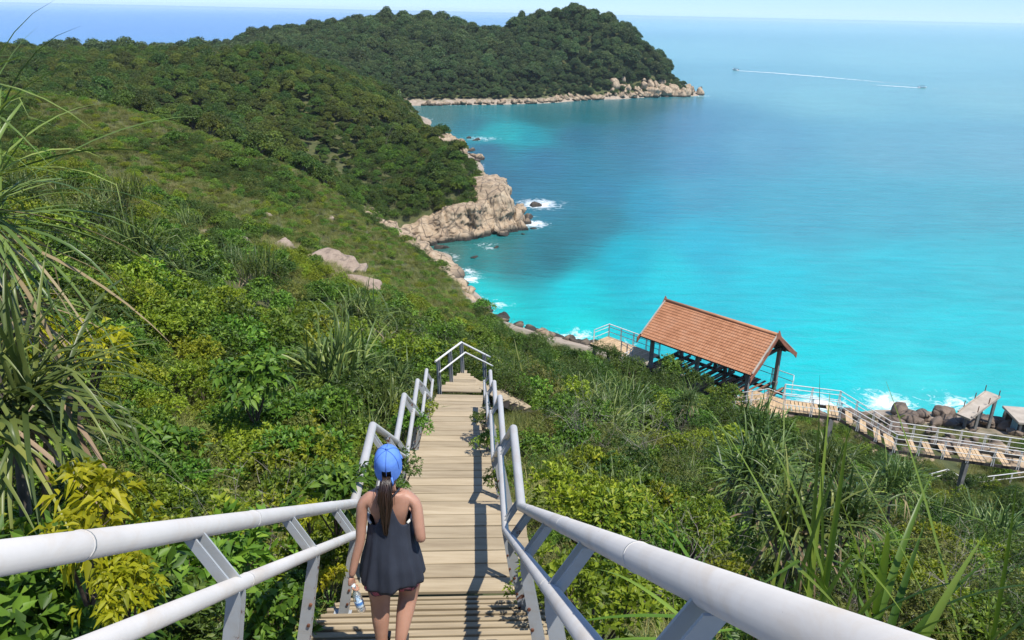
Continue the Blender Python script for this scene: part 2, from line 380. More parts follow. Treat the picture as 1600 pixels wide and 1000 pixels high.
for u, v, c in SEA_S:
    p = at_z(u, v, 0); _sp.append((math.atan2(p.x, p.y) * 3.2, math.log(math.hypot(p.x, p.y)) * 1.0)); _sc.append(srgb(*c))
_sp = np.array(_sp); _sc = np.array(_sc)
th = np.linspace(R(-75), R(75), 560); rr = 34 * np.exp(np.linspace(0, math.log(60000 / 34), 900))
TH, RRm = np.meshgrid(th, rr); SX = (RRm * np.sin(TH)).ravel(); SY = (RRm * np.cos(TH)).ravel()
fx = SX; fy = SY
wob = 0.05
F0 = TH.ravel() * 3.2 + fbm(SX / np.maximum(RRm.ravel(), 1) * 60, SY / 6, 12, 31) * wob
F1 = np.log(RRm.ravel()) + fbm(SX, SY, 25, 37) * wob
num = np.zeros((len(SX), 3)); den = np.zeros(len(SX))
for (a, b_), c in zip(_sp, _sc):
    d2 = (F0 - a) ** 2 + (F1 - b_) ** 2
    k = 1.0 / (d2 + 0.0012) ** 1.7
    num += k[:, None] * np.array(c); den += k
SCOL = num / den[:, None] * np.array([1.1, 1.06, .90])
near = RRm.ravel() < 420
dep = np.full(len(SX), -20.0); idx = np.where(near & (SX < 130) & (SX > -70))[0]; dep[idx] = ground(SX[idx], SY[idx])
# submerged reef mottling close to the rocky points
reef = np.clip(fbm(SX, SY, 7, 51, 5) * 2.2, -1, 1)
rz = np.exp(-(((SX - 0) / 15) ** 2 + ((SY - 112) / 14) ** 2)) + 0.7 * np.exp(-(((SX + 8) / 14) ** 2 + ((SY - 205) / 30) ** 2))
SCOL *= (1 - 0.2 * np.clip(rz, 0, 1) * np.clip(reef + 0.1, 0, 1))[:, None]
foam = np.clip(1 - np.abs(dep + 0.1) / 0.4, 0, 1) * (.1 + .6 * vnoise(SX, SY, 6, 5) ** 2)
for x, y, r, a in ((28, 63.6, 2.6, .8), (34.5, 64.2, 2.6, .9), (23.5, 62.4, 2.6, .85), (20, 65, 2.2, .7), (40.5, 64.4, 2.4, .7), (4.5, 141, 4, 1.0), (3.3, 126.5, 2.8, .8), (-5.5, 97.5, 1.6, .9), (-6, 101, 1.5, .7), (7, 78.5, 2.2, .7), (11, 76.5, 2.0, .6), (-4, 113.5, 2.5, .35), (-9.5, 219, 5, .55), (2, 132, 1.6, .5), (79, 357, 6, .6), (-1.5, 88, 1.5, .6)):
    foam = np.maximum(foam, a * np.exp(-((SX - x) ** 2 + (SY - y) ** 2) / (r * r)))
nt_n = len(th); nr_n = len(rr)
ii = (np.arange(nr_n - 1)[:, None] * nt_n + np.arange(nt_n - 1)[None, :]).ravel()
quads = np.stack([ii, ii + nt_n, ii + nt_n + 1, ii + 1], 1)
me = mesh_np('sea', np.stack([SX, SY, np.zeros(len(SX))], 1), quads, [], True)
ca = me.color_attributes.new('water', 'FLOAT_COLOR', 'POINT')
ca.data.foreach_set('color', np.concatenate([SCOL, np.ones((len(SX), 1))], 1).astype(np.float32).ravel())
fa = me.attributes.new('foam', 'FLOAT', 'POINT'); fa.data.foreach_set('value', foam.astype(np.float32))
m, nt, b = newmat('sea_water')
at = N(nt, 'ShaderNodeAttribute', attribute_name='water'); af = N(nt, 'ShaderNodeAttribute', attribute_name='foam')
pv = coords(nt, (1, 1, 1), 'World'); ps = coords(nt, (0.35, 1, 1), 'World')
n_big = noise(nt, ps, 0.05, 5, 0.6); n_mid = noise(nt, coords(nt, (0.28, 1, 1), 'World'), 0.5, 7, 0.65, 0.4); n_sm = noise(nt, pv, 1.6, 4, 0.6)
hs = N(nt, 'ShaderNodeHueSaturation'); nt.links.new(at.outputs[0], hs.inputs['Color'])
vv = math_n(nt, 'ADD', math_n(nt, 'MULTIPLY', n_big, 0.22), math_n(nt, 'MULTIPLY', n_mid, 0.42))
nt.links.new(math_n(nt, 'ADD', vv, SEA_GAIN := 0.375), hs.inputs['Value'])
fn = noise(nt, pv, 0.7, 9, 0.8, 1.0)
fm = ramp(nt, [(0.62, (0, 0, 0)), (0.82, (1, 1, 1))], math_n(nt, 'ADD', fn, math_n(nt, 'MULTIPLY', af.outputs[2], 0.34))).outputs[0]
fm2 = math_n(nt, 'MULTIPLY', fm, math_n(nt, 'MULTIPLY', af.outputs[2], 5.0, True), True)
nt.links.new(mixc(nt, fm2, hs.outputs[0], (0.82, 0.86, 0.86)), b.inputs['Base Color'])
nt.links.new(math_n(nt, 'ADD', math_n(nt, 'MULTIPLY', fm2, 0.6), 0.2), b.inputs['Roughness'])
b.inputs['IOR'].default_value = 1.33
hb = math_n(nt, 'ADD', math_n(nt, 'MULTIPLY', n_mid, 1.0), math_n(nt, 'MULTIPLY', n_sm, 0.35))
bump(nt, b, hb, 0.55, 0.5)
me.materials.append(m)
tag(meshobj('sea', me), kind='structure')
# ------------------------------------------------------------------ timber stairway down the slope
RNG = random.Random(7)
HW = 0.90                            # half width of the deck
PATH = math.atan(-0.0555)
st = thing('timber_stairway', 'long pale timber stairway with flat landings running down the hillside to the sea', 'stairway', (0, 0, 0))
ROTP = Euler((0, 0, -PATH))
def board(bm, y, z, d, half=None, jit=0.004, t=0.045):
    half = half or (1.0 if y < 8.4 else HW)
    e = Euler((RNG.uniform(-.006, .006), RNG.uniform(-.004, .004), -PATH + RNG.uniform(-.004, .004)))
    add_box(bm, (cx(y) + RNG.uniform(-.01, .01), y, z - t / 2 + RNG.uniform(-jit, jit)), (2 * half + RNG.uniform(-.03, .03), d, t), e, 0.006)
def landing(a, b, z, name='landing'):
    bm = bmesh.new(); y = a; w = 0.235
    n = max(1, round((b - a) / w)); w = (b - a) / n
    for i in range(n): board(bm, a + (i + .5) * w, z, w - 0.018)
    o = obj_bm(name, bm, M['deck'], st)
    for s in (-1, 1):
        bm = bmesh.new(); add_beam(bm, (cx(a) + s * (HW - .12), a, z - .14), (cx(b) + s * (HW - .12), b - .04, z - .14), .07, .17); obj_bm('bearer', bm, M['darktimber'], o)
    bm = bmesh.new(); add_beam(bm, (cx(b) - HW, b - .01, z - .1), (cx(b) + HW, b - .01, z - .1), .035, .1); obj_bm('bearer', bm, M['darktimber'], o)
def flight(a, b, za, zb):
    n = round((za - zb) / 0.182); run = (b - a) / n; rise = (za - zb) / n
    fl = empty('stair_flight', (0, 0, 0), 0, st)
    for s in (-1, 1):
        bm = bmesh.new(); add_beam(bm, (cx(a) + s * (HW - .1), a, za - .26), (cx(b) + s * (HW - .1), b, zb - .26), .06, .24); obj_bm('stringer', bm, M['darktimber'], fl)
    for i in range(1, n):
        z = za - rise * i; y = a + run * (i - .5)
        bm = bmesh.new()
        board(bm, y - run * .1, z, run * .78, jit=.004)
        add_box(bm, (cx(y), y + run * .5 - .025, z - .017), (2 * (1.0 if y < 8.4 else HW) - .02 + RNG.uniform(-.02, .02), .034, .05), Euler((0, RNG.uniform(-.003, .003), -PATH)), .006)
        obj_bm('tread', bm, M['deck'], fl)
for i, (a, b, z) in enumerate(LAND):
    if i < len(LAND) - 1:
        landing(a, b, z); nb = LAND[i + 1]; flight(b, nb[0], z, nb[2])
# the last landing turns towards the pavilion
bm = bmesh.new(); z5 = LAND[-1][2]
P5 = [(-2.42, 21.2), (-0.85, 21.2), (-.85, 22.2), (-1.2, 23.3), (-1.58, 24.0), (-2.22, 22.6)]
for i in range(12):
    y = 21.3 + i * .225
    xs = []
    for k in range(len(P5)):
        (x0, y0), (x1, y1) = P5[k], P5[(k + 1) % len(P5)]
        if (y0 - y) * (y1 - y) < 0: xs.append(x0 + (x1 - x0) * (y - y0) / (y1 - y0))
    if len(xs) == 2: add_box(bm, ((xs[0] + xs[1]) / 2, y, z5 - .02 + RNG.uniform(-.004, .004)), (abs(xs[1] - xs[0]), .21, .045), None, .006)
obj_bm('landing', bm, M['deck'], st)
# lower flight, dropping to the right under the bushes
ax6 = Vector((0.80, 0.60, 0)); o6 = Vector((-0.95, 22.9, z5)); bm = bmesh.new(); s6 = ax6.cross(Vector((0, 0, 1)))
fl6 = empty('stair_flight', (0, 0, 0), 0, st); bm.free()
for s in (-1, 1):
    bm = bmesh.new(); add_beam(bm, o6 + s6 * s * .75 - Vector((0, 0, .26)), o6 + s6 * s * .75 + ax6 * 1.5 - Vector((0, 0, .26 + .94)), .06, .24); obj_bm('stringer', bm, M['darktimber'], fl6)
for i in range(1, 6):
    bm = bmesh.new(); c = o6 + ax6 * (.29 * (i - .5)) - Vector((0, 0, .182 * i + .02))
    add_box(bm, c, (.30, 1.6, .045), Matrix((ax6, Vector((0, 0, 1)).cross(ax6), Vector((0, 0, 1)))).transposed(), .006)
    obj_bm('tread', bm, M['deck'], fl6)

# ------------------------------------------------------------------ tubular handrails, left and right
RH = 1.08; RW = 0.84; LDROP = 0.29; LIN = 0.155
RT = 0.046; RL = 0.035
prof = [(-0.9, 31.9), (0.35, 31.9)]
def rail_z(y):
    if y <= 6.70: return 27.77 + (6.70 - y) * 0.655
    return deck_z(y) + RH
def rail_profile():
    ys = [-0.6]
    for a, b, z in LAND[1:-1]: ys += [a, b]
    return ys + [20.0]
def rail_thing(side, label, y_end):
    t = thing('handrail', label, 'handrail')
    ys = [y for y in rail_profile() if y < y_end] + [y_end]
    def pts(off, dz):
        out = []
        for y in ys: out.append(Vector((cx(y) + side * off, y, rail_z(y) + dz)))
        return out
    bm = bmesh.new(); top = pts(RW, 0); add_tube(bm, top, RT, 20)
    for y in (0.35, 1.95, 3.55, 5.6):        # welded collars
        p = Vector((cx(y) + side * RW, y, rail_z(y))); d = Vector((-.0555, 1, -.655)).normalized()
        add_tube(bm, [p - d * .006, p + d * .006], RT + .0025, 20)
    obj_bm('top_rail', bm, M['rail'], t)
    bm = bmesh.new(); low = pts(RW - LIN, -LDROP); add_tube(bm, low, RL, 16)
    for y in (1.3, 2.9, 4.9):
        p = Vector((cx(y) + side * (RW - LIN), y, rail_z(y) - LDROP)); d = Vector((-.0555, 1, -.655)).normalized()
        add_tube(bm, [p - d * .005, p + d * .005], RL + .0022, 16)
    obj_bm('lower_rail', bm, M['rail'], t)
    # twin-plate posts, kinked inwards at the lower rail
    py = [0.15, 1.3, 2.75, 4.2, 5.7, 6.85, 8.15, 9.5, 10.9, 12.3, 13.4, 14.5, 15.5, 16.7, 17.9, 18.75]
    for y in py:
        if y > y_end - .1: continue
        zt = rail_z(y); zb = (deck_z(y) - .10) if y > 0.6 else 30.62
        hgt = zt - zb; bm = bmesh.new()
        k = LDROP + .03
        poly = [(0.022, -.03), (-.034, -.03), (-LIN - .03, -k + .02), (-LIN - .028, -k - .05), (-.055, -hgt), (.035, -hgt), (-LIN + .034, -k - .03), (-LIN + .034, -k + .03)]
        poly = [(side * a, b_) for a, b_ in poly]
        if side < 0: poly = poly[::-1]
        for o in (-.032, .032):
            add_prism(bm, poly, (cx(y) + side * RW, y + o, zt), (1, 0, 0), (0, 0, 1), (0, 1, 0), .009)
        add_box(bm, (cx(y) + side * (RW - .0), y, zb + .005), (.16, .14, .012))
        po = obj_bm('post', bm, M['railpost'], t)
        # rusty bolts and clip on the inner edge
        for q in (.42, .62, .8):
            bm = bmesh.new()
            zz = zt - k - (hgt - k) * q; xx = -LIN + (LIN - .02) * q
            add_tube(bm, [(cx(y) + side * (RW + xx - .02), y - .05, zz), (cx(y) + side * (RW + xx - .02), y + .05, zz)], .012, 6)
            obj_bm('bolt', bm, M['rust'], po)
    return t
rail_thing(-1, 'weathered grey white twin tube handrail on the left side of the stairway', 18.9)
rail_thing(1, 'weathered grey white twin tube handrail on the right side of the stairway', 18.9)
# railing round the last landing
t = thing('handrail', 'white twin tube railing with a peak where the stairway turns to the right', 'handrail')
zr = z5 + RH
pk = at_z(720.5, 535, zr); pl = at_z(680, 565, zr); pr = at_y(760, 555, pk.y + .75)
bm = bmesh.new(); add_tube(bm, [pl, pk, pr, pr + (pr - pk) * .15], .034, 12); obj_bm('top_rail', bm, M['whiterail'], t)
q = Vector((.14, -.12, -.30)); bm = bmesh.new(); add_tube(bm, [pl + q, pk + q, pr + q, pr + q + (pr - pk) * .1], .027, 12); obj_bm('lower_rail', bm, M['whiterail'], t)
for p in (pl + (pk - pl) * .1, pl + (pk - pl) * .55, pk, pk + (pr - pk) * .9):
    bm = bmesh.new()
    for o in (-.03, .03): add_beam(bm, p + Vector((o, 0, 0)), p + Vector((o + .05, -.05, -RH - .15)), .012, .09)
    obj_bm('post', bm, M['railpost'], t)

# ------------------------------------------------------------------ pavilion
PA = Vector((0.7017, -0.7124, 0)); PN = Vector((0.7124, 0.7017, 0)); PC = Vector((14.1, 50.24, 0)); UP = Vector((0, 0, 1))
PM = Matrix((PA, PN, UP)).transposed()
DZ = 8.9
def pv(a, n, z): return PC + PA * a + PN * n + UP * z
pav = thing('pavilion', 'open timber shelter with a terracotta tiled gable roof above the turquoise bay', 'shelter', (0, 0, 0))
RIDGE, EAVE, HWID, HL = 13.27, 11.29, 2.76, 4.41
m, nt, b = newmat('terracotta_tile')
pvv = coords(nt, (1, 1, 1)); n1 = noise(nt, pvv, 1.2, 6, .6); n2 = noise(nt, pvv, 9, 4, .6)
gg = nt.nodes.new('ShaderNodeNewGeometry')
c = ramp(nt, [(.2, (.34, .14, .062)), (.5, (.48, .215, .105)), (.8, (.56, .29, .16))], math_n(nt, 'ADD', math_n(nt, 'MULTIPLY', n1, .8), math_n(nt, 'MULTIPLY', gg.outputs['Random Per Island'], .2))).outputs[0]
nt.links.new(mixc(nt, ramp(nt, [(.55, (0, 0, 0)), (.8, (.45, .45, .45))], n1).outputs[0], c, (.27, .12, .075)), b.inputs['Base Color'])
b.inputs['Roughness'].default_value = .75; bump(nt, b, n2, .25, .01); M['tile'] = m
def roof_slope(sgn):
    bm = bmesh.new(); sl = Vector((0, 0, 0))
    nc = 15; length = math.hypot(HWID, RIDGE - EAVE)
    rnd = random.Random(3 + sgn)
    for r_ in range(nc):
        t0 = r_ / nc; t1 = (r_ + 1.18) / nc; t1 = min(t1, 1.02)
        ncol = 52
        for cidx in range(ncol):
            a0 = -HL + .06 + (2 * HL - .12) * cidx / ncol; a1 = -HL + .06 + (2 * HL - .12) * (cidx + 1) / ncol - .006
            lift = .03 + rnd.uniform(0, .006)
            # each tile: slightly rolled sheet
            P = []
            for tt, h in ((t0, 0.012), (t1, .058)):
                for aa, hh in ((a0, 0), ((a0 * .65 + a1 * .35), .01), (a1 * .8 + a0 * .2, .003), (a1, 0.004)):
                    P.append(bm.verts.new(pv(aa, sgn * HWID * tt, RIDGE - (RIDGE - EAVE) * tt + h + hh + lift)))
            for k in range(3): bm.faces.new((P[k], P[k + 1], P[k + 5], P[k + 4]))
            # front lip
            L = [bm.verts.new(p.co - UP * .035) for p in P[4:]]
            for k in range(3): bm.faces.new((P[4 + k], P[5 + k], L[k + 1], L[k]))
    bmesh.ops.recalc_face_normals(bm, faces=bm.faces)
    return bm
for sgn in (-1, 1):
    ro = obj_bm('roof_slope', roof_slope(sgn), M['tile'], pav)
    bm = bmesh.new()
    add_prism(bm, [(0, 0), (HWID, -(RIDGE - EAVE)), (HWID, -(RIDGE - EAVE) - .05), (0, -.05)], pv(0, 0, RIDGE), PN * sgn, UP, PA, 2 * HL - .1)
    obj_bm('roof_boarding', bm, M['darktimber'], ro)
bm = bmesh.new(); add_tube(bm, [pv(-HL - .03, 0, RIDGE + .09), pv(HL + .03, 0, RIDGE + .09)], .11, 10); obj_bm('ridge_cap', bm, M['tile'], pav)
M['barge'] = pmat('red_brown_bargeboard', [(.3, (.2, .075, .045)), (.7, (.34, .14, .08))], 3, .7, .2)
for s in (-1, 1):
    for sgn in (-1, 1):
        # curved bargeboard flaring at the eave, finial at the peak
        bm = bmesh.new(); up, dn = [], []
        for k in range(9):
            t_ = k / 8; n_ = t_ * (HWID + .28); zz = RIDGE - (RIDGE - EAVE) * n_ / HWID + .10 + .16 * max(0, t_ - .7) ** 1.0 - .10 * math.sin(math.pi * t_)
            up.append((n_, zz + (.26 if k == 0 else 0) + .03)); dn.append((n_, zz - .24 - .03 * t_ - (.1 if k == 8 else 0)))
        add_prism(bm, up + dn[::-1], pv(s * (HL + .03), 0, 0), PN * sgn, UP, PA * s, .06)
        obj_bm('bargeboard', bm, M['barge'], pav)
        if True:
            bm = bmesh.new()
            add_beam(bm, pv(s * (HL - .03), sgn * .1, RIDGE + .085), pv(s * (HL - .03), sgn * (HWID - .02), EAVE + .165), .1, .05); obj_bm('verge_trim', bm, M['palecon'], pav)
posts = [(-3.85, -1.95), (-.1, -1.95), (3.73, -1.95), (-3.85, 1.95), (-.1, 1.95), (3.73, 1.95)]
for a, n_ in posts:
    zb = gz(*(pv(a, n_, 0).xy)) - .3
    bm = bmesh.new(); add_box(bm, pv(a, n_, (zb + 11.75) / 2), (.24, .24, 11.75 - zb), PM, .015)
    add_box(bm, pv(a, n_, DZ + .16), (.3, .3, .3), PM, .02); obj_bm('post', bm, M['concrete'], pav)
bm = bmesh.new()
for n_ in (-1.95, 1.95): add_box(bm, pv(0, n_, 11.66), (2 * HL - .5, .14, .24), PM)
for a in (-3.85, -.1, 3.73):
    add_box(bm, pv(a, 0, 11.68), (.14, 3.7, .22), PM); add_box(bm, pv(a, 0, 12.4), (.12, .12, 1.3), PM)
    for sgn in (-1, 1): add_beam(bm, pv(a, sgn * 2.6, 11.36), pv(a, 0, 13.12), .1, .14)
obj_bm('roof_frame', bm, M['darktimber'], pav)
bm = bmesh.new()                                       # floor beams, partly stripped of boards
for a in np.linspace(-4.2, 4.2, 10): add_box(bm, pv(a, 0, DZ - .2), (.12, 4.5, .2), PM)
for n_ in (-1.95, 0, 1.95): add_box(bm, pv(0, n_, DZ - .42), (8.9, .14, .22), PM)
obj_bm('floor_frame', bm, M['darktimber'], pav)
M['redboard'] = pmat('worn_red_brown_boards', [(.3, (.16, .075, .045)), (.7, (.32, .17, .10))], 3, .8, .3, .006, rnd=.2)
bm = bmesh.new(); rnd = random.Random(11)
for a in np.arange(-4.3, 4.35, .2):
    for n0, n1 in ((-2.2, -.6), (-.55, 1.0), (1.05, 2.25)):
        if rnd.random() < (.28 if a < -1 else .62 if a > 2 else .36): add_box(bm, pv(a, (n0 + n1) / 2, DZ - .075 + rnd.uniform(0, .012)), (.16, n1 - n0, .04), PM, .004)
obj_bm('floor_boards', bm, M['redboard'], pav)
bm = bmesh.new()                                       # bench along the far side
add_box(bm, pv(.6, 1.35, DZ + .45), (2.8, .45, .07), PM); add_box(bm, pv(.6, 1.62, DZ + .8), (2.8, .06, .45), PM)
for a in (-.6, .6, 1.8): add_box(bm, pv(a, 1.35, DZ + .2), (.08, .4, .46), PM)
obj_bm('bench', bm, M['darktimber'], pav)

def railing(name, label, path, top=1.08, mids=(.62,), posts_every=1.6, r=.027, cat='railing', base_mat=None, group=None, postmat='whiterail', extra=.2):
    t = thing(name, label, cat, group=group)
    P = [Vector(p) for p in path]
    for h, nm, rr_ in [(top, 'top_rail', r)] + [(k, 'mid_rail', r * .8) for k in mids]:
        bm = bmesh.new(); add_tube(bm, [p + UP * h for p in P], rr_, 8); obj_bm(nm, bm, M['whiterail'], t)
    for i in range(len(P) - 1):
        d = P[i + 1] - P[i]; n_ = max(1, int(round(d.length / posts_every)))
        for k in range(n_ + (1 if i == len(P) - 2 else 0)):
            q = P[i] + d * (k / n_); bm = bmesh.new()
            dd = Vector((d.x, d.y, 0)).normalized()
            for o in (-.06, .06): add_beam(bm, q + dd * o - UP * extra, q + dd * o * .5 + UP * top, .012, .05)
            obj_bm('post', bm, M[postmat], t)
    return t
# sea-side railing of the pavilion
railing('railing', 'grey railing along the sea side of the tiled shelter', [pv(-4.3, 2.15, DZ), pv(4.9, 2.15, DZ), pv(5.3, 1.3, DZ)], group=None)
# platform left of the pavilion
plat = thing('timber_platform', 'small pale timber platform at the left end of the tiled shelter', 'platform')
bm = bmesh.new(); rnd = random.Random(5)
for a in np.arange(-9.4, -4.5, .26): add_box(bm, pv(a, -.9, DZ - .02), (.235, 2.2, .05), PM, .005)
obj_bm('decking', bm, M['walkboard'], plat)
bm = bmesh.new()
for n_ in (-1.9, .1): add_box(bm, pv(-7, n_, DZ - .16), (5.0, .1, .2), PM)
obj_bm('bearer', bm, M['darktimber'], plat)
for a, n_ in ((-9.2, -1.8), (-9.2, 0), (-7, -1.8), (-7, 0)):
    bm = bmesh.new(); p = pv(a, n_, 0); zb = gz(p.x, p.y) - .3; add_box(bm, pv(a, n_, (zb + DZ - .2) / 2), (.2, .2, max(.2, DZ - .2 - zb)), PM); obj_bm('post', bm, M['concrete'], plat)
railing('railing', 'white railing round the far edge of the platform left of the shelter', [pv(-9.4, -1.7, DZ), pv(-9.4, .1, DZ), pv(-4.6, .1, DZ)], mids=(.85, .45), posts_every=1.3)
t = railing('railing', 'white stair railing with slanted posts beside the left end of the shelter', [pv(-6.6, -1.9, DZ), pv(-5.3, -2.2, DZ), pv(-4.9, -3.4, DZ + .1), pv(-4.7, -4.6, DZ + .3)], mids=(.85,), posts_every=.62)
# ------------------------------------------------------------------ walkway to the right
wk = thing('boardwalk', 'elevated timber boardwalk with many missing boards running right from the shelter', 'boardwalk')
W = [Vector((16.4, 46.4, DZ)), Vector((21.1, 45.2, DZ)), Vector((24.3, 44.1, 7.32)), Vector((33.8, 41.85, 7.2)), Vector((40, 41.0, 7.2))]
WH = .86
def wframe(i):
    d = (W[i + 1] - W[i]); h = Vector((d.x, d.y, 0)).normalized(); return d, h, Vector((-h.y, h.x, 0))
SEG_KEEP = [lambda s, L: s < .73 or .83 < s, lambda s, L: any(abs(s - c) < .075 for c in (.2, .47, .75, .97)), lambda s, L: (.0 < s < .02) or any(abs(s - c) < .032 for c in (.12, .22, .32, .43, .50, .66)) or s > .77, lambda s, L: True]
for i in range(4):
    d, h, sd = wframe(i); L = d.length; bm = bmesh.new()
    for s in (-1, 1): add_beam(bm, W[i] + sd * s * (WH - .08) - UP * .15, W[i + 1] + sd * s * (WH - .08) - UP * .15, .09, .2)
    fr = obj_bm('frame', bm, M['darktimber'], wk)
    n_ = int(L / .235); bm = bmesh.new()
    for k in range(n_):
        s = (k + .5) / n_
        if not SEG_KEEP[i](s, L): continue
        p = W[i] + d * s + UP * (.0 + rnd.uniform(-.005, .005))
        add_box(bm, p - UP * .02, (.205, 2 * WH + rnd.uniform(-.04, .04), .05), Matrix((h, sd, UP)).transposed(), .005)
    obj_bm('decking', bm, M['walkboard'], fr)
# splayed part joining the pavilion
bm = bmesh.new()
for k in range(13):
    a = 3.1 + k * .24; add_box(bm, pv(a, -1.25 + .04 * k, DZ - .03 + rnd.uniform(0, .01)), (.19, 2.7, .05), PM @ Euler((0, 0, .04 * k)).to_matrix(), .005)
obj_bm('decking', bm, M['walkboard'], wk)
for p, dz in ((Vector((17.7, 45.9, 0)), DZ), (Vector((20.7, 45.2, 0)), DZ), (Vector((24.3, 44.0, 0)), 7.3), (Vector((28.6, 43.0, 0)), 7.3), (Vector((33.2, 42.0, 0)), 7.2)):
    for s in (-1, 1):
        q = p + Vector((.25, .95, 0)) * s * .62 + Vector((.14 * s, 0, 0)); zb = gz(q.x, q.y) - .4
        bm = bmesh.new(); add_beam(bm, Vector((q.x + .1 * s, q.y, zb)), Vector((q.x, q.y, dz - .2)), .2, .2); obj_bm('post', bm, M['concrete'], wk)
def wside(sgn, lab, start):
    pts = []
    for i in range(5):
        d, h, sd = wframe(min(i, 3)); pts.append(W[i] + sd * sgn * WH)
    if start is not None: pts[0] = start[-1]; pts = start[:-1] + pts
    return railing('railing', lab, pts, mids=(.78, .42), posts_every=1.45, r=.028, postmat='whiterail')
d0, h0, sd0 = wframe(0)
wside(1, 'long white twin bar railing on the sea side of the boardwalk', [pv(5.2, .4, DZ), W[0] + sd0 * WH + h0 * 1.5])
wside(-1, 'long white twin bar railing on the hill side of the boardwalk', [pv(3.7, -3.2, DZ), W[0] - sd0 * WH * .2 + h0 * .4 , W[0] - sd0 * WH + h0 * 1.4])
# lower stairs with white rails below the boardwalk
ls = [at_z(1432, 748, 4.6), at_z(1480, 735, 4.5), at_z(1528, 762, 3.0)]
t = railing('railing', 'low white stair railing peaking in the scrub below the boardwalk', [p - UP * 1.0 for p in ls], mids=(.72,), posts_every=1.2, r=.034)
p0, p1 = at_z(1495, 752, 3.6), at_z(1610, 738, 3.6)
t = railing('railing', 'straight white railing running right in the scrub below the boardwalk', [p0 - UP, p1 - UP], mids=(.7,), posts_every=1.6, r=.034)
# ------------------------------------------------------------------ ramp and small building by the rocks
rp = thing('concrete_ramp', 'pale weathered concrete ramp sloping up from the shore rocks', 'ramp')
b0, b1 = at_z(1507, 650, 3.0), at_z(1550, 618, 3.9)
d = (b1 - b0); bm = bmesh.new(); add_beam(bm, b0 - d * .05, b1 + d * .06, 1.15, .2, 0, .02); obj_bm('slab', bm, M['palecon'], rp)
h = Vector((d.x, d.y, 0)).normalized(); sd = Vector((-h.y, h.x, 0))
for s in (-1, 1):
    bm = bmesh.new(); add_beam(bm, b0 + sd * s * .56 + UP * .16, b1 + sd * s * .56 + UP * .16, .1, .12); obj_bm('kerb', bm, M['palecon'], rp)
    for k in (.2, .6, .97):
        bm = bmesh.new(); q = b0 + d * k + sd * s * .56; add_beam(bm, q + UP * .1, q + UP * .75, .05, .05); obj_bm('post', bm, M['rust'], rp)
for k in (.35, .95):
    for s in (-1, 1):
        q = b0 + d * k + sd * s * .42; zb = min(gz(q.x, q.y), q.z - 1) - .6; bm = bmesh.new(); add_beam(bm, Vector((q.x, q.y, zb)), q - UP * .1, .2, .2); obj_bm('support', bm, M['concrete'], rp)
sh = thing('waterside_hut', 'small flat roofed concrete hut with dark openings beside the shore ramp', 'hut')
c0 = at_z(1597, 648, 3.4); bz = 1.2
SM = Euler((0, 0, -.12)).to_matrix(); hx = SM @ Vector((1, 0, 0)); hy = SM @ Vector((0, 1, 0))
oo = at_z(1560, 657, 2.2); oo = Vector((oo.x + 1.2, oo.y, -.95))
def hp(x, y, z): return oo + hx * x + hy * y + UP * z
bm = bmesh.new()
add_box(bm, hp(3, .1, .9), (6.2, 2.6, 2.2), SM); obj_bm('base', bm, M['concrete'], sh)
bm = bmesh.new(); add_box(bm, hp(3, 1.2, 2.75), (6.0, .15, 1.55), SM); obj_bm('wall', bm, M['darktimber'], sh)
for x in (.1, 1.0, 2.6, 4.2, 5.8):
    bm = bmesh.new(); add_box(bm, hp(x, -1.0, 2.75), (.18, .18, 1.55), SM); obj_bm('column', bm, M['palecon'], sh)
bm = bmesh.new(); add_box(bm, hp(3, .1, 3.62), (6.6, 2.9, .2), SM, .02); obj_bm('roof', bm, M['palecon'], sh)
bm = bmesh.new(); add_box(bm, hp(-.15, -.6, 2.7), (.05, .9, 1.5), SM); obj_bm('door', bm, pmat('blue_grey_paint', [(.3, (.12, .25, .3)), (.7, (.2, .36, .42))], 4), sh)
# ------------------------------------------------------------------ foliage
def leafmat(name, pal, trans=0.28, rough=0.5, hue=0.02, val=0.22, spec=0.35, islands=0.6):
    """pal: four linear colours dark..light; varies leaf by leaf, clump by clump and plant by plant."""
    m, nt, b = newmat(name)
    g = nt.nodes.new('ShaderNodeNewGeometry'); oi = nt.nodes.new('ShaderNodeObjectInfo')
    at = N(nt, 'ShaderNodeAttribute', attribute_name='tint')
    k = math_n(nt, 'ADD', math_n(nt, 'MULTIPLY', g.outputs['Random Per Island'], islands), math_n(nt, 'MULTIPLY', at.outputs[2], 1 - islands))
    c = ramp(nt, [(0.05, pal[0]), (0.4, pal[1]), (0.75, pal[2]), (0.97, pal[3])], k).outputs[0]
    hs = N(nt, 'ShaderNodeHueSaturation'); nt.links.new(c, hs.inputs['Color'])
    nt.links.new(math_n(nt, 'ADD', math_n(nt, 'MULTIPLY', oi.outputs['Random'], 2 * hue), 0.5 - hue), hs.inputs['Hue'])
    r2 = math_n(nt, 'FRACT', math_n(nt, 'MULTIPLY', oi.outputs['Random'], 7.31))
    nt.links.new(math_n(nt, 'ADD', math_n(nt, 'MULTIPLY', r2, 2 * val), 1 - val), hs.inputs['Value'])
    nt.links.new(hs.outputs[0], b.inputs['Base Color']); b.inputs['Roughness'].default_value = rough; b.inputs['Specular IOR Level'].default_value = spec
    if trans > 0:
        tr = nt.nodes.new('ShaderNodeBsdfTranslucent'); mx = nt.nodes.new('ShaderNodeMixShader'); mx.inputs[0].default_value = trans
        nt.links.new(mixc(nt, 1.0, hs.outputs[0], (1.25, 1.3, 0.7), 'MULTIPLY'), tr.inputs[0])
        nt.links.new(b.outputs[0], mx.inputs[1]); nt.links.new(tr.outputs[0], mx.inputs[2])
        nt.links.new(mx.outputs[0], nt.nodes['Material Output'].inputs[0])
    return m
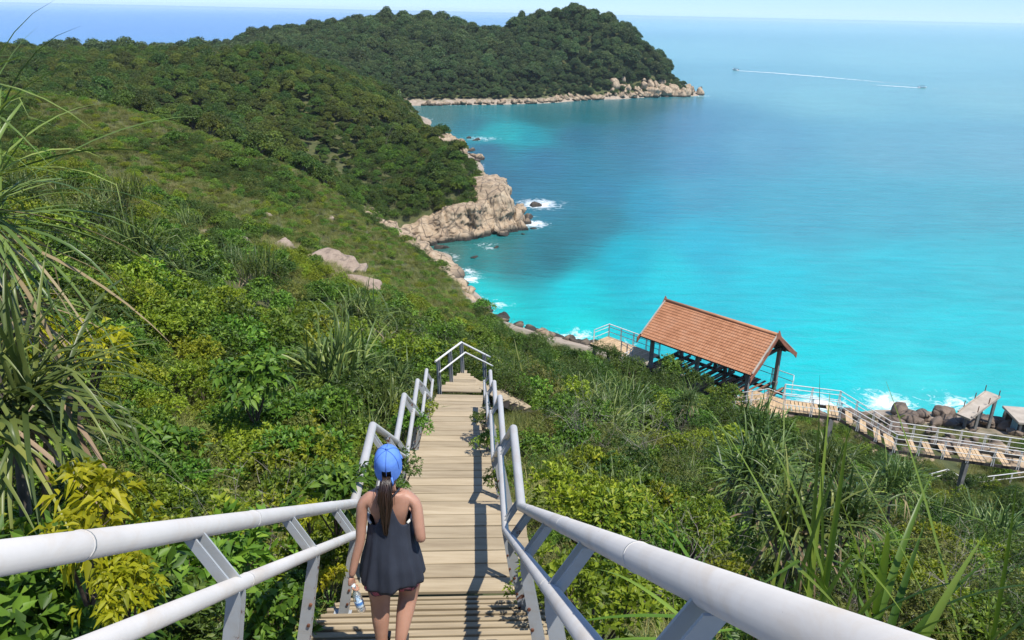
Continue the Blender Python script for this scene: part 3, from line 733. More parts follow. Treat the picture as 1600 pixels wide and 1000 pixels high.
L_GREEN = leafmat('leaf_green', [(0.0394, 0.0857, 0.01), (0.0895, 0.1745, 0.018), (0.1701, 0.2882, 0.0279), (0.3044, 0.405, 0.0449)])
L_DARK = leafmat('leaf_dark', [(0.0258, 0.0538, 0.009), (0.0554, 0.1048, 0.016), (0.1071, 0.1728, 0.025), (0.1846, 0.2478, 0.0339)], rough=.42)
L_OLIVE = leafmat('leaf_olive', [(0.0648, 0.086, 0.017), (0.1296, 0.1554, 0.0299), (0.216, 0.2359, 0.0449), (0.3312, 0.3192, 0.0749)], rough=.6)
L_LIME = leafmat('leaf_lime', [(0.0781, 0.114, 0.0095), (0.1775, 0.234, 0.0171), (0.3124, 0.372, 0.0266), (0.4828, 0.48, 0.038)], trans=.35)
L_YELLOW = leafmat('leaf_yellow', [(0.1481, 0.1807, 0.0081), (0.3174, 0.3389, 0.0113), (0.4655, 0.4745, 0.0162), (0.5925, 0.5649, 0.0284)], trans=.4, val=.12)
L_AMBER = leafmat('leaf_amber', [(0.0595, 0.1188, 0.012), (0.1445, 0.2052, 0.018), (0.2635, 0.3024, 0.022), (0.357, 0.3348, 0.03)], trans=.3)
L_STRAP = leafmat('strap_leaf', [(0.0397, 0.0743, 0.0206), (0.0848, 0.1328, 0.0337), (0.1527, 0.2072, 0.0514), (0.2829, 0.3188, 0.0795)], trans=.2, rough=.38, islands=.75)
L_STRAPDRY = leafmat('strap_leaf_dry', [(.12, .085, .045), (.22, .16, .085), (.34, .26, .15), (.46, .38, .25)], trans=.15, rough=.7)
L_GRASS = leafmat('grass_blade', [(0.088, 0.1188, 0.022), (0.165, 0.1944, 0.042), (0.275, 0.27, 0.075), (0.418, 0.3564, 0.15)], trans=.25)
L_STRAW = leafmat('straw_grass', [(.2, .16, .07), (.3, .25, .11), (.4, .34, .17), (.5, .44, .25)], trans=.2, val=.12)
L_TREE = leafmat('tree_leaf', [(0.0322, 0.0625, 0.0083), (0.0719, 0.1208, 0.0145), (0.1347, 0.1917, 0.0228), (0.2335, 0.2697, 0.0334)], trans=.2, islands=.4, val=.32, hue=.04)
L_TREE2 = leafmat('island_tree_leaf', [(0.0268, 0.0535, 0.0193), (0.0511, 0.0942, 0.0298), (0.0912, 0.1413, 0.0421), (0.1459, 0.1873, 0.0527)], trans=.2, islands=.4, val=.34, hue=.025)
M['twig'] = pmat('twig_bark', [(.3, (.05, .035, .025)), (.7, (.13, .1, .07))], 12, .9, 0)
M['drytwig'] = pmat('dry_grey_twig', [(.3, (.16, .14, .115)), (.7, (.33, .30, .26))], 12, .9, 0, rnd=.2)
M['bark'] = pmat('tree_bark', [(.3, (.07, .055, .045)), (.7, (.2, .17, .14))], 3, .9, .3)

def nrm(a): return a / np.maximum(np.linalg.norm(a, axis=-1, keepdims=True), 1e-9)
def leaves(P, D, U, L, Wd, fold=0.25, droop=0.12):
    """five-vertex folded leaves; P base, D direction, U leaf normal. returns verts, quads."""
    n = len(P); L = np.broadcast_to(np.asarray(L, float), (n,))[:, None]; Wd = np.broadcast_to(np.asarray(Wd, float), (n,))[:, None]
    D = nrm(D); S = nrm(np.cross(D, U)); U = np.cross(S, D)
    V = np.empty((n, 5, 3)); mid = P + D * L * .48
    V[:, 0] = P; V[:, 1] = mid + S * Wd * .5 + U * Wd * fold; V[:, 3] = mid - S * Wd * .5 + U * Wd * fold
    V[:, 2] = P + D * L - np.array([0, 0, 1]) * L * droop; V[:, 4] = mid
    b = np.arange(n)[:, None] * 5
    Q = np.concatenate([b + np.array([[0, 4, 2, 1]]), b + np.array([[0, 3, 2, 4]])])
    return V.reshape(-1, 3), Q
def crown_pts(rs, lumps, n, shell=(.72, 1.03), low=-.35):
    """points and outward directions on a set of lumps (c, r(3))."""
    w = np.array([l[1][0] * l[1][1] for l in lumps]); w = w / w.sum()
    k = rs.choice(len(lumps), n, p=w); d = nrm(rs.normal(size=(n, 3)))
    d[:, 2] = np.where(d[:, 2] < low, -d[:, 2] * .6, d[:, 2])
    c = np.array([l[0] for l in lumps])[k]; r = np.array([l[1] for l in lumps])[k]
    s = rs.uniform(shell[0], shell[1], n)[:, None]
    return c + d * r * s, nrm(d / r), k
def shrub_lumps(rs, rad, h, n=9):
    out = []
    for i in range(n):
        a = rs.uniform(0, 6.28); q = math.sqrt(rs.uniform(0, 1)) * rad * .68
        z = h * rs.uniform(.35, .78) * (1 - .35 * q / rad)
        r = rad * rs.uniform(.28, .5)
        out.append(((q * math.cos(a), q * math.sin(a), z), (r, r * rs.uniform(.8, 1.2), r * rs.uniform(.7, 1.05))))
    return out
def foliage_mesh(name, seed, rad, h, n_ros, per, L, Wd, mat, lumps=None, spread=.9, fold=.22, droop=.12, up=.35, shell=(.7, 1.04), low=-.35, nl=9):
    rs = np.random.RandomState(seed); lm = lumps or shrub_lumps(rs, rad, h, nl)
    P, D, k = crown_pts(rs, lm, n_ros, shell, low)
    D = nrm(D + np.array([0, 0, up]))
    P = np.repeat(P, per, 0); B = np.repeat(D, per, 0); n = len(P)
    T = rs.normal(size=(n, 3)); T = nrm(T - B * (T * B).sum(1, keepdims=True))
    dirn = nrm(B * rs.uniform(.25, 1.0, (n, 1)) + T * spread)
    U = nrm(B + .35 * rs.normal(size=(n, 3)))
    Ls = L * rs.uniform(.65, 1.2, n)
    V, Q = leaves(P + dirn * .12 * L + rs.normal(size=(n, 3)) * .12 * L, dirn, U, Ls, Ls * Wd / L, fold, droop)
    me = mesh_np(name, V, Q, [mat])
    lt = rs.uniform(0, 1, len(lm)); rt = rs.uniform(0, 1, n_ros)
    tint = np.repeat(np.repeat(np.clip(.55 * lt[k] + .45 * rt, 0, 1), per), 5)
    a = me.attributes.new('tint', 'FLOAT', 'POINT'); a.data.foreach_set('value', tint.astype(np.float32))
    return me, lm
def stems_mesh(name, seed, lumps, h0=-.35, r=.018, mat=None, extra=2):
    rs = np.random.RandomState(seed); bm = bmesh.new()
    for c, rr_ in lumps:
        c = np.array(c); b = np.array([c[0] * .15, c[1] * .15, h0]); m_ = (b + c) / 2 + rs.normal(size=3) * .06 * np.linalg.norm(c)
        add_tube(bm, [b, m_, c], [r, r * .75, r * .4], 5, False)
        for q in range(extra):
            e = c + nrm(rs.normal(size=3)) * np.array(rr_) * .8; add_tube(bm, [m_ * .4 + c * .6, (m_ * .2 + c * .8 + e) / 2, e], [r * .5, r * .35, r * .15], 4, False)
    me = bpy.data.meshes.new(name); bm.to_mesh(me); bm.free(); me.materials.append(mat or M['twig']); return me
def strap_mesh(name, seed, n, L, Wd, mats, el=(5, 88), bend=1.0, dead=.18, segs=9, z0=0.0, spread=.08, az=None):
    """arching strap leaves from one heart: V-folded, tapering, dead ones hanging."""
    rs = np.random.RandomState(seed); nd = int(n * dead)
    AZ = rs.uniform(0, 2 * math.pi, n) if az is None else rs.uniform(az[0], az[1], n)
    EL = np.radians(rs.uniform(el[0], el[1], n)); EL[:nd] = np.radians(rs.uniform(-55, -5, nd))
    Ls = L * rs.uniform(.6, 1.12, n); B = bend * rs.uniform(.5, 1.6, n)
    kink = np.where(rs.uniform(0, 1, n) < .3, rs.uniform(.45, .8, n), 2.0)
    pos = np.stack([rs.normal(size=n) * spread, rs.normal(size=n) * spread, z0 + rs.uniform(-.12, .12, n)], 1)
    side = np.stack([-np.sin(AZ), np.cos(AZ), np.zeros(n)], 1); el_ = EL.copy()
    twist = rs.normal(size=n) * .35
    rows = []
    for s in range(segs + 1):
        t = s / segs
        d = np.stack([np.cos(AZ) * np.cos(el_), np.sin(AZ) * np.cos(el_), np.sin(el_)], 1); up = np.cross(side, d) * -1
        up = np.where(up[:, 2:3] < 0, -up, up)
        sd = side * np.cos(twist * t)[:, None] + up * np.sin(twist * t)[:, None]
        wd = Wd * (1.0 if t < .3 else (1 - ((t - .3) / .7) ** 1.5)) * (0.75 + .25 * min(1, t * 5)) + .0015
        rows.append(np.stack([pos - sd * wd / 2 + up * wd * .22, pos, pos + sd * wd / 2 + up * wd * .22], 1))
        el_ = np.maximum(el_ - B * np.cos(el_) * (1.35 / segs) * (0.4 + 1.3 * t) * 1.2 - np.where((t < kink) & (kink <= t + 1 / segs), 1.1, 0), R(-86))
        pos = pos + d * (Ls / segs)[:, None]
    V = np.stack(rows, 1)  # n, segs+1, 3, 3
    base = (np.arange(n) * (segs + 1) * 3)[:, None]; Q = []
    for s in range(segs):
        for e in (0, 1): Q.append(base + np.array([[s * 3 + e, s * 3 + e + 1, s * 3 + e + 4, s * 3 + e + 3]]))
    nq = len(Q); Q = np.stack([q for q in Q], 1).reshape(-1, 4)
    mi = np.repeat((np.arange(n) < nd).astype(int), nq)
    me = mesh_np(name, V.reshape(-1, 3), Q, mats, True, mi)
    a = me.attributes.new('tint', 'FLOAT', 'POINT'); a.data.foreach_set('value', np.repeat(rs.uniform(0, 1, n), (segs + 1) * 3).astype(np.float32))
    return me
def twig_mesh(name, seed, rad, h, n, mat):
    rs = np.random.RandomState(seed); V = []; Q = []; c = 0
    for i in range(n):
        p = np.array([rs.normal() * .12 * rad, rs.normal() * .12 * rad, -.2]); a = rs.uniform(0, 6.28); e = rs.uniform(.5, 1.5)
        d = np.array([math.cos(a) * math.cos(e), math.sin(a) * math.cos(e), math.sin(e)]); wdt = .013
        stack = [(p, d, math.hypot(rad, h) * rs.uniform(.6, 1.0), wdt, 0)]
        while stack:
            p, d, L, wdt, lv = stack.pop(); ns = 4; pts = [p]
            for s in range(ns):
                d = nrm(d + rs.normal(size=3) * .22); p = p + d * L / ns; pts.append(p)
                if lv < 2 and s >= 1 and rs.uniform() < .9: stack.append((p, nrm(d + rs.normal(size=3) * .6), L * .5, wdt * .6, lv + 1))
            sd = nrm(np.cross(d, rs.normal(size=3)))
            for s in range(ns):
                w0 = wdt * (1 - s / (ns + .5)); w1 = wdt * (1 - (s + 1) / (ns + .5))
                V += [pts[s] - sd * w0 / 2, pts[s] + sd * w0 / 2, pts[s + 1] + sd * w1 / 2, pts[s + 1] - sd * w1 / 2]; Q.append([c, c + 1, c + 2, c + 3]); c += 4
    return mesh_np(name, np.array(V), np.array(Q), [mat])
def grass_mesh(name, seed, n, L, Wd, rad, mat, segs=4):
    rs = np.random.RandomState(seed); AZ = rs.uniform(0, 6.28, n); EL = np.radians(rs.uniform(45, 88, n))
    q = np.sqrt(rs.uniform(0, 1, n)) * rad; a2 = rs.uniform(0, 6.28, n)
    pos = np.stack([q * np.cos(a2), q * np.sin(a2), np.full(n, -.06)], 1); side = np.stack([-np.sin(AZ), np.cos(AZ), np.zeros(n)], 1); Ls = L * rs.uniform(.5, 1.15, n)
    rows = []
    for s in range(segs + 1):
        t = s / segs; wd = Wd * (1 - t ** 2 * .95)
        rows.append(np.stack([pos - side * wd / 2, pos + side * wd / 2], 1))
        d = np.stack([np.cos(AZ) * np.cos(EL), np.sin(AZ) * np.cos(EL), np.sin(EL)], 1); pos = pos + d * (Ls / segs)[:, None]; EL = np.maximum(EL - rs.uniform(.1, .5, n), -1.2)
    V = np.stack(rows, 1); base = (np.arange(n) * (segs + 1) * 2)[:, None]
    Q = np.stack([base + np.array([[s * 2, s * 2 + 1, s * 2 + 3, s * 2 + 2]]) for s in range(segs)], 1).reshape(-1, 4)
    me = mesh_np(name, V.reshape(-1, 3), Q, [mat], True)
    a = me.attributes.new('tint', 'FLOAT', 'POINT'); a.data.foreach_set('value', np.repeat(rs.uniform(0, 1, n), (segs + 1) * 2).astype(np.float32))
    return me
def tree_lumps(rs, rad, h, n):
    out = [((0, 0, h * .8), (rad * .6, rad * .6, h * .22))]
    for i in range(n):
        a = rs.uniform(0, 6.28); q = math.sqrt(rs.uniform(.05, 1)) * rad * .72
        z = h * (.9 - .42 * (q / rad) ** 1.5 - rs.uniform(0, .12)); r = rad * rs.uniform(.24, .4)
        out.append(((q * math.cos(a), q * math.sin(a), z), (r, r, r * rs.uniform(.6, .85))))
    return out
# --- prototype meshes
SHR = {}    # kind -> list of (foliage mesh, stem mesh)
def proto(kind, seeds, mat, rad, h, n_ros, per, L, Wd, **kw):
    SHR[kind] = []
    for s in seeds:
        f, lm = foliage_mesh(kind + '_foliage', s, rad, h, n_ros, per, L, Wd, mat, **kw)
        SHR[kind].append((f, stems_mesh(kind + '_stem', s, lm)))
proto('broad', (11, 12, 13), L_GREEN, .85, 1.35, 330, 7, .115, .045)
proto('dark', (21, 22, 23), L_DARK, .85, 1.3, 420, 7, .085, .036)
proto('lime', (31, 32, 33), L_LIME, .8, 1.25, 380, 7, .09, .04, up=.6, spread=.7)
proto('olive', (41, 42), L_OLIVE, .8, 1.05, 430, 7, .07, .024, spread=1.1)
proto('amber', (51, 52), L_AMBER, .7, 1.1, 330, 7, .085, .034, spread=.8)
proto('big', (61, 62), L_GREEN, .8, 1.3, 110, 7, .23, .085, spread=1.2, droop=.3)
proto('yellow', (71, 72), L_YELLOW, .5, .75, 110, 6, .135, .052, spread=.8, droop=.55, up=-.1)
proto('fine', (81, 82), L_DARK, .95, 1.5, 560, 7, .07, .02, spread=.9)
STRAPS = [strap_mesh('strap_leaves', s, n_, L_, .055, [L_STRAP, L_STRAPDRY], el=(5, 88), bend=.9, dead=d_, z0=.45, spread=.28) for s, n_, L_, d_ in ((91, 210, 1.5, .14), (92, 190, 1.35, .22), (93, 230, 1.65, .10))]
REEDS = [strap_mesh('reed_leaves', s, 150, 1.25, .03, [L_STRAP, L_STRAPDRY], el=(35, 88), bend=.7, dead=.06, z0=.1, spread=.32) for s in (95, 96)]
TWIGS = [twig_mesh('twigs', s, .75, .95, 20, M['drytwig']) for s in (97, 98)]
GRASS = [grass_mesh('blades', s, 190, .6, .011, .38, L_GRASS) for s in (101, 102)]
STRAW = [grass_mesh('blades', s, 200, .5, .012, .42, L_STRAW) for s in (103, 104)]
TREES = []; ITREES = []
for s in (111, 112, 113, 114):
    rs = np.random.RandomState(s); lm = tree_lumps(rs, 2.5, 5.2, 13)
    f, lm = foliage_mesh('crown_leaves', s, 0, 0, 1250, 6, .30, .14, L_TREE, lumps=lm, spread=1.0, shell=(.72, 1.08), low=-.2)
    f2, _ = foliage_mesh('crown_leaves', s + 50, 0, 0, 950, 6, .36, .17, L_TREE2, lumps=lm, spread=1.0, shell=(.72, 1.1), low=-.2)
    bm = bmesh.new(); add_tube(bm, [(0, 0, -.8), (.1, 0, 1.6), (.05, .1, 3.9)], [.2, .15, .08], 7, False)
    for c, r_ in lm[1:8]: add_tube(bm, [(.08, .02, 1.8), ((c[0]) * .5, c[1] * .5, c[2] * .72), c], [.08, .06, .03], 5, False)
    me = bpy.data.meshes.new('trunk'); bm.to_mesh(me); bm.free(); me.materials.append(M['bark'])
    TREES.append((f, me)); ITREES.append((f2, me))

# --- one object for what nobody could count: instances over points
def stuff_scatter(name, label, pts, scl, protos, kind_label=None, squash=None):
    pc = bpy.data.collections.new(name + '_kinds')
    for i, me in enumerate(protos):
        pc.objects.link(bpy.data.objects.new('%s_kind' % name, me))
    n = len(pts); rs = np.random.RandomState(n)
    me = bpy.data.meshes.new(name); me.vertices.add(n); me.vertices.foreach_set('co', np.asarray(pts, np.float32).ravel())
    rot = np.stack([rs.normal(size=n) * .12, rs.normal(size=n) * .12, rs.uniform(0, 6.28, n)], 1)
    a = me.attributes.new('rot', 'FLOAT_VECTOR', 'POINT'); a.data.foreach_set('vector', rot.astype(np.float32).ravel())
    sv = np.stack([scl, scl, scl * (rs.uniform(.75, 1.15, n) if squash is None else squash * rs.uniform(.8, 1.2, n))], 1)
    a = me.attributes.new('scl', 'FLOAT_VECTOR', 'POINT'); a.data.foreach_set('vector', sv.astype(np.float32).ravel())
    a = me.attributes.new('pick', 'INT', 'POINT'); a.data.foreach_set('value', rs.randint(0, len(protos), n).astype(np.int32))
    o = meshobj(name, me); ng = bpy.data.node_groups.new(name, 'GeometryNodeTree')
    ng.interface.new_socket('Geometry', in_out='INPUT', socket_type='NodeSocketGeometry'); ng.interface.new_socket('Geometry', in_out='OUTPUT', socket_type='NodeSocketGeometry')
    gi = ng.nodes.new('NodeGroupInput'); go = ng.nodes.new('NodeGroupOutput'); ip = ng.nodes.new('GeometryNodeInstanceOnPoints'); ci = ng.nodes.new('GeometryNodeCollectionInfo')
    ci.inputs['Collection'].default_value = pc; ci.inputs['Separate Children'].default_value = True; ci.inputs['Reset Children'].default_value = True
    ip.inputs['Pick Instance'].default_value = True
    def na(nm, ty):
        q = ng.nodes.new('GeometryNodeInputNamedAttribute'); q.data_type = ty; q.inputs['Name'].default_value = nm; return q.outputs[0]
    e2r = ng.nodes.new('FunctionNodeEulerToRotation'); ng.links.new(na('rot', 'FLOAT_VECTOR'), e2r.inputs[0])
    ng.links.new(gi.outputs[0], ip.inputs['Points']); ng.links.new(ci.outputs[0], ip.inputs['Instance']); ng.links.new(na('pick', 'INT'), ip.inputs['Instance Index'])
    ng.links.new(e2r.outputs[0], ip.inputs['Rotation']); ng.links.new(na('scl', 'FLOAT_VECTOR'), ip.inputs['Scale']); ng.links.new(ip.outputs[0], go.inputs[0])
    md = o.modifiers.new('scatter', 'NODES'); md.node_group = ng
    return tag(o, label, None, None, 'stuff')

# --- single plants
def plant(name, label, cat, parts, loc, s=1.0, rz=0.0, group=None, sz=None, tilt=(0, 0)):
    t = thing(name, label, cat, loc, rz, group); t.scale = (s, s, sz or s); t.rotation_euler = (tilt[0], tilt[1], rz)
    for nm, me in parts: meshobj(nm, me, t)
    return t
def on_ground(x, y, dz=0.0): return (x, y, gz(x, y) + dz)
def clear_of_path(x, y, m=0.0):
    """true where a plant would not stand on the stairs, the shelter or the boardwalk."""
    if -3 < y < 24.5 and abs(x - cx(y)) < HW + .25 + m: return False
    q = Vector((x, y, 0)) - PC; a, n_ = q.dot(PA), q.dot(PN)
    if -9.8 < a < 6.2 and -2.6 - m < n_ < 3.0: return False
    for i in range(4):
        d = W[i + 1] - W[i]; h = Vector((d.x, d.y, 0)); s_ = max(0, min(1, (Vector((x, y, 0)) - Vector((W[i].x, W[i].y, 0))).dot(h) / h.length_squared))
        if (Vector((x, y, 0)) - Vector((W[i].x, W[i].y, 0)) - h * s_).length < 1.0 + m: return False
    return True
# ------------------------------------------------------------------ covering the slopes
rs = np.random.RandomState(2024)
def jitter_grid(x0, x1, y0, y1, s):
    X, Y = np.meshgrid(np.arange(x0, x1, s), np.arange(y0, y1, s)); X = X.ravel() + rs.uniform(-.48, .48, X.size) * s; Y = Y.ravel() + rs.uniform(-.48, .48, Y.size) * s
    return X, Y
def in_view(X, Y, Z, mu=140, mv0=-60, mv1=260):
    u, v, z = proj_np(np.stack([X, Y, Z], 1)); return (z > .3) & (u > -mu) & (u < 1600 + mu) & (v > mv0 - 40) & (v < 1000 + mv1)
ROCKY = []          # (x, y, rx, ry): bare patches filled by rock slabs
def bare(X, Y):
    b = np.zeros(len(X), bool)
    for x, y, rx, ry in ROCKY: b |= ((X - x) / rx) ** 2 + ((Y - y) / ry) ** 2 < 1
    return b
for u, v, y, rx, ry in ((345, 366, 56, 3.6, 2.8), (438, 352, 62, 2.2, 3.0), (500, 398, 60, 4.4, 3.6), (545, 378, 66, 2.4, 3.0), (560, 440, 56, 3.4, 2.4), (700, 493, 56, 1.2, 1.2), (590, 345, 104, 3, 4), (640, 390, 100, 3.5, 4), (690, 425, 98, 3, 4)):
    p = at_y(u, v, y); ROCKY.append((p.x, p.y, rx, ry))
zones = []
# near and middle scrub: y up to 66
X1, Y1 = jitter_grid(-26, 24, .6, 26, .95); X2, Y2 = jitter_grid(-42, 46, 26, 66, 1.3)
X = np.concatenate([X1, X2]); Y = np.concatenate([Y1, Y2]); Z = ground(X, Y)
k = in_view(X, Y, Z + .6) & (Z > 1.6) & ~bare(X, Y) & (np.hypot(X, Y) > 2.2)
# the strip of bare rock and sand by the shore on the right
k &= ~((X > 16) & (Y > 49)) & ~((X > 27) & (Y > 45.5)) & ~((X > 33) & (Y > 43.2))
X, Y, Z = X[k], Y[k], Z[k]
k = np.array([clear_of_path(a, b_, .35) for a, b_ in zip(X, Y)]); X, Y, Z = X[k], Y[k], Z[k]
pa = vnoise(X, Y, 4.2, 71); pb = vnoise(X, Y, 5.5, 83); pr_ = rs.uniform(0, 1, len(X))
left = X < cx(np.minimum(Y, 24))
KIND = np.empty(len(X), object)
for i in range(len(X)):
    q = pr_[i]; a, b_ = pa[i], pb[i]
    if left[i]:
        if a < .32: ks = ('dark', 'dark', 'fine', 'broad', 'big', 'dark')
        elif a < .5: ks = ('broad', 'broad', 'dark', 'lime', 'olive', 'big')
        elif a < .68: ks = ('lime', 'lime', 'broad', 'lime', 'lime', 'olive')
        else: ks = ('broad', 'olive', 'dark', 'twig', 'olive', 'lime')
    else:
        if a < .3: ks = ('dark', 'fine', 'dark', 'broad', 'fine', 'dark')
        elif a < .5: ks = ('broad', 'dark', 'fine', 'lime', 'dark', 'olive')
        elif a < .66: ks = ('lime', 'broad', 'lime', 'olive', 'fine', 'reed')
        else: ks = ('olive', 'twig', 'broad', 'grass', 'fine', 'olive')
    if Y[i] > 40 and not left[i]: ks = ('fine', 'dark', 'broad', 'lime', 'fine', 'olive')
    if b_ > .74 and Y[i] > 12 and q < .4: ks = ('pandan', 'reed') * 3
    KIND[i] = ks[int(q * 97) % 6]
S = rs.uniform(.72, 1.18, len(X)) * np.where(Y > 26, 1.12, .95) * np.where((Y > 56) & (X > -14), .75, 1) * np.where(Y < 40, .72 + .85 * vnoise(X, Y, 2.6, 91), 1)
KEEP_OUT = []
def at_zc(u, v, zc): return Vector((0, 0, CAM_H)) + ray(u, v) * zc
# ---- plants one can single out
KEEP = []
def special(name, label, cat, parts, u, v, zc, s=1.0, rz=0.0, sz=None, drop=0.0, r=.5, group=None, tilt=(0, 0)):
    p = at_zc(u, v, zc); KEEP.append((p.x, p.y, r)); return plant(name, label, cat, parts, (p.x, p.y, p.z - drop), s, rz, group, sz, tilt)
rsm = lambda *a, **k: strap_mesh('strap_leaves', *a, **k)
def trunk_mesh(h, r=.07, seed=1):
    bm = bmesh.new(); add_tube(bm, [(0, 0, -h), (.04, .02, -h * .5), (0, 0, .8)], [r * 1.2, r, r * .8], 8, False)
    me = bpy.data.meshes.new('stem'); bm.to_mesh(me); bm.free(); me.materials.append(M['bark']); return me
TRK = trunk_mesh(1.0, .04)
big1 = rsm(201, 230, 1.5, .04, [L_STRAP, L_STRAPDRY], el=(-20, 82), bend=.85, dead=.12, z0=0, spread=.2)
special('pandanus', 'big arching pandanus with drooping dry tips above the left handrail', 'plant', [('leaves', big1), ('stem', TRK)], 0, 635, 5.7, .92, 0.4, r=.55)
big2 = rsm(202, 170, 1.8, .032, [L_STRAP, L_STRAPDRY], el=(-20, 75), bend=.8, dead=.2, z0=0)
special('pandanus', 'pandanus with long pale green blades at the upper left, the larger bare slope behind it', 'plant', [('leaves', big2), ('stem', TRK)], -60, 340, 6.6, 1.1, 0.2, r=.9)
big3 = rsm(203, 130, 1.25, .032, [L_STRAP, L_STRAPDRY], el=(-30, 60), bend=1.1, dead=.5, z0=0)
special('pandanus', 'half dead pandanus with straw coloured hanging blades above the big arching one', 'plant', [('leaves', big3), ('stem', TRK)], 5, 475, 8.0, 1.0, 1.2, r=.8)
special('pandanus', 'large dark pandanus clump standing alone on the slope beyond the left bushes', 'plant', [('leaves', rsm(204, 190, 1.7, .06, [L_STRAP, L_STRAPDRY], el=(0, 85), bend=.8, dead=.1, z0=.3, spread=.5)), ('stem', TRK)], 560, 500, 37, 1.25, 0, r=2.0, drop=.3)
for lab, u, v, zc, s, sd in (('reedy strap leaved clump below the pale rock slab on the left slope', 340, 415, 44, 1.5, 0), ('second reedy clump just right of the pale slab clump on the left slope', 395, 425, 43, 1.4, 1), ('small reedy clump high on the left slope under the scrub spur', 200, 305, 45, 1.3, 0), ('reedy clump at the left end of the pale slab', 290, 350, 50, 1.1, 1)):
    special('reed_clump', lab, 'plant', [('leaves', REEDS[sd])], u, v, zc, s * 1.15, u, r=1.4, drop=.3)
# right of the stairs
for lab, u, v, zc, s, me in (('tall silvery green pandanus right of the stairs below the shelter', 1185, 745, 18.5, 1.05, STRAPS[2]), ('pandanus just under the boardwalk posts with bright upright blades', 1290, 730, 20, .8, STRAPS[0]),
                             ('small grey green pandanus rosette seen from above', 1322, 800, 14.5, .75, STRAPS[1]), ('pandanus with pale hanging blades lowest of the right hand group', 1240, 815, 14.5, 1.0, STRAPS[1]), ('dark pandanus at the right edge of the right hand group', 1400, 755, 20, .7, STRAPS[0]), ('pandanus in the bushes in front of the shelter', 1075, 628, 34, .6, STRAPS[0]), ('slender pandanus in the thicket left of the shelter', 960, 640, 32, .6, STRAPS[2])):
    special('pandanus', lab, 'plant', [('leaves', me), ('stem', TRK)], u, v, zc, s, u * .01, r=.9 * s, drop=.55 * s)
yel = SHR['yellow']
special('yellow_shrub', 'bright yellow leaved shrub above the left handrail', 'shrub', [('foliage', yel[0][0]), ('stem', yel[0][1])], 125, 815, 4.15, .72, 0.3, drop=.26, r=.35, tilt=(0, .15))
special('yellow_shrub', 'yellow leaved sprig hanging below the left handrail', 'shrub', [('foliage', yel[1][0]), ('stem', yel[1][1])], 185, 915, 3.9, .5, 1.3, drop=.2, r=.3)
special('yellow_shrub', 'small yellow flowering sprig by the left handrail post', 'shrub', [('foliage', yel[1][0]), ('stem', yel[1][1])], 482, 800, 6.4, .3, .3, drop=.1, r=.25)
special('yellow_shrub', 'yellow flowering sprig beside the walking woman', 'shrub', [('foliage', yel[0][0]), ('stem', yel[0][1])], 512, 905, 6.0, .3, 2.3, drop=.1, r=.25)
special('yellow_shrub', 'yellow green shrub behind the big arching pandanus', 'shrub', [('foliage', yel[0][0]), ('stem', yel[0][1])], 110, 545, 9.5, 1.3, 1.9, drop=.5, r=.6)
am = SHR['amber']; li = SHR['lime']; bg_ = SHR['big']
special('golden_shrub', 'golden yellow shrub beside the right handrail', 'shrub', [('foliage', am[0][0]), ('stem', am[0][1])], 985, 790, 9.6, 1.0, 0, drop=.75, r=.8)
special('lime_shrub', 'bright lime green shrub touching the golden one beside the right handrail', 'shrub', [('foliage', li[0][0]), ('stem', li[0][1])], 925, 760, 9.9, .95, 1, drop=.75, r=.8)
special('golden_shrub', 'thin golden shrub right of the golden yellow one', 'shrub', [('foliage', am[1][0]), ('stem', am[1][1])], 1085, 800, 10.0, .75, 2, drop=.55, r=.6)
special('lime_shrub', 'lime green shrub seen through the right handrail posts', 'shrub', [('foliage', li[1][0]), ('stem', li[1][1])], 925, 905, 6.3, .8, 2, drop=.6, r=.6)
special('big_leaf_shrub', 'broad leaved shrub growing over the left handrail behind the woman', 'shrub', [('foliage', bg_[0][0]), ('stem', bg_[0][1])], 520, 745, 8.3, .6, 0, drop=.5, r=.5)
special('big_leaf_shrub', 'broad leaved shrub low beside the woman and the left treads', 'shrub', [('foliage', bg_[1][0]), ('stem', bg_[1][1])], 425, 960, 5.9, .5, 1.0, drop=.45, r=.5)
special('big_leaf_shrub', 'pale broad leaved shrub in the middle of the left thicket', 'shrub', [('foliage', bg_[0][0]), ('stem', bg_[0][1])], 385, 545, 17, 1.15, 1.0, drop=1.35, r=.5)
for lab, u, v, zc, s in (('dry grey twiggy bush right of the stairs below the shelter', 1010, 672, 23, 1.15), ('bare grey bush among green shrubs near the right handrail', 1060, 865, 8.6, .75), ('bare grey bush left of the silvery pandanus', 905, 640, 20, 1.0), ('leafless grey bush low on the right slope', 1500, 870, 12.5, .9)):
    special('dry_bush', lab, 'shrub', [('twigs', TWIGS[0 if u % 2 else 1])], u, v, zc, s, u, drop=.4, r=.8)
# blades in front, right
bl = [strap_mesh('blades', 301 + i, n_, L_, w_, [leafmat('fresh_blade', [(.05, .11, .015), (.1, .18, .025), (.18, .27, .04), (.28, .36, .06)], .3, .4) if i == 0 else bpy.data.materials['fresh_blade'], L_STRAPDRY], el=e_, bend=b_, dead=.06, z0=0, spread=sp_)
      for i, (n_, L_, w_, e_, b_, sp_) in enumerate(((13, 1.15, .026, (60, 88), .35, .09), (15, .95, .034, (45, 80), .5, .08), (9, 1.15, .018, (58, 88), .3, .06), (16, 1.0, .026, (-20, 25), .5, .05)))]
special('blade_clump', 'tall clump of fresh green blades behind the near right handrail', 'grass', [('blades', bl[0])], 1265, 985, 3.55, 1.0, .4, r=.3)
special('blade_clump', 'broad bladed green clump at the lower right behind the handrail', 'grass', [('blades', bl[1])], 1375, 1010, 3.5, 1.0, 2.0, r=.3)
special('blade_clump', 'thin green blades rising at the lower right edge', 'grass', [('blades', bl[2])], 1540, 1050, 3.5, 1.0, 1.0, r=.3)
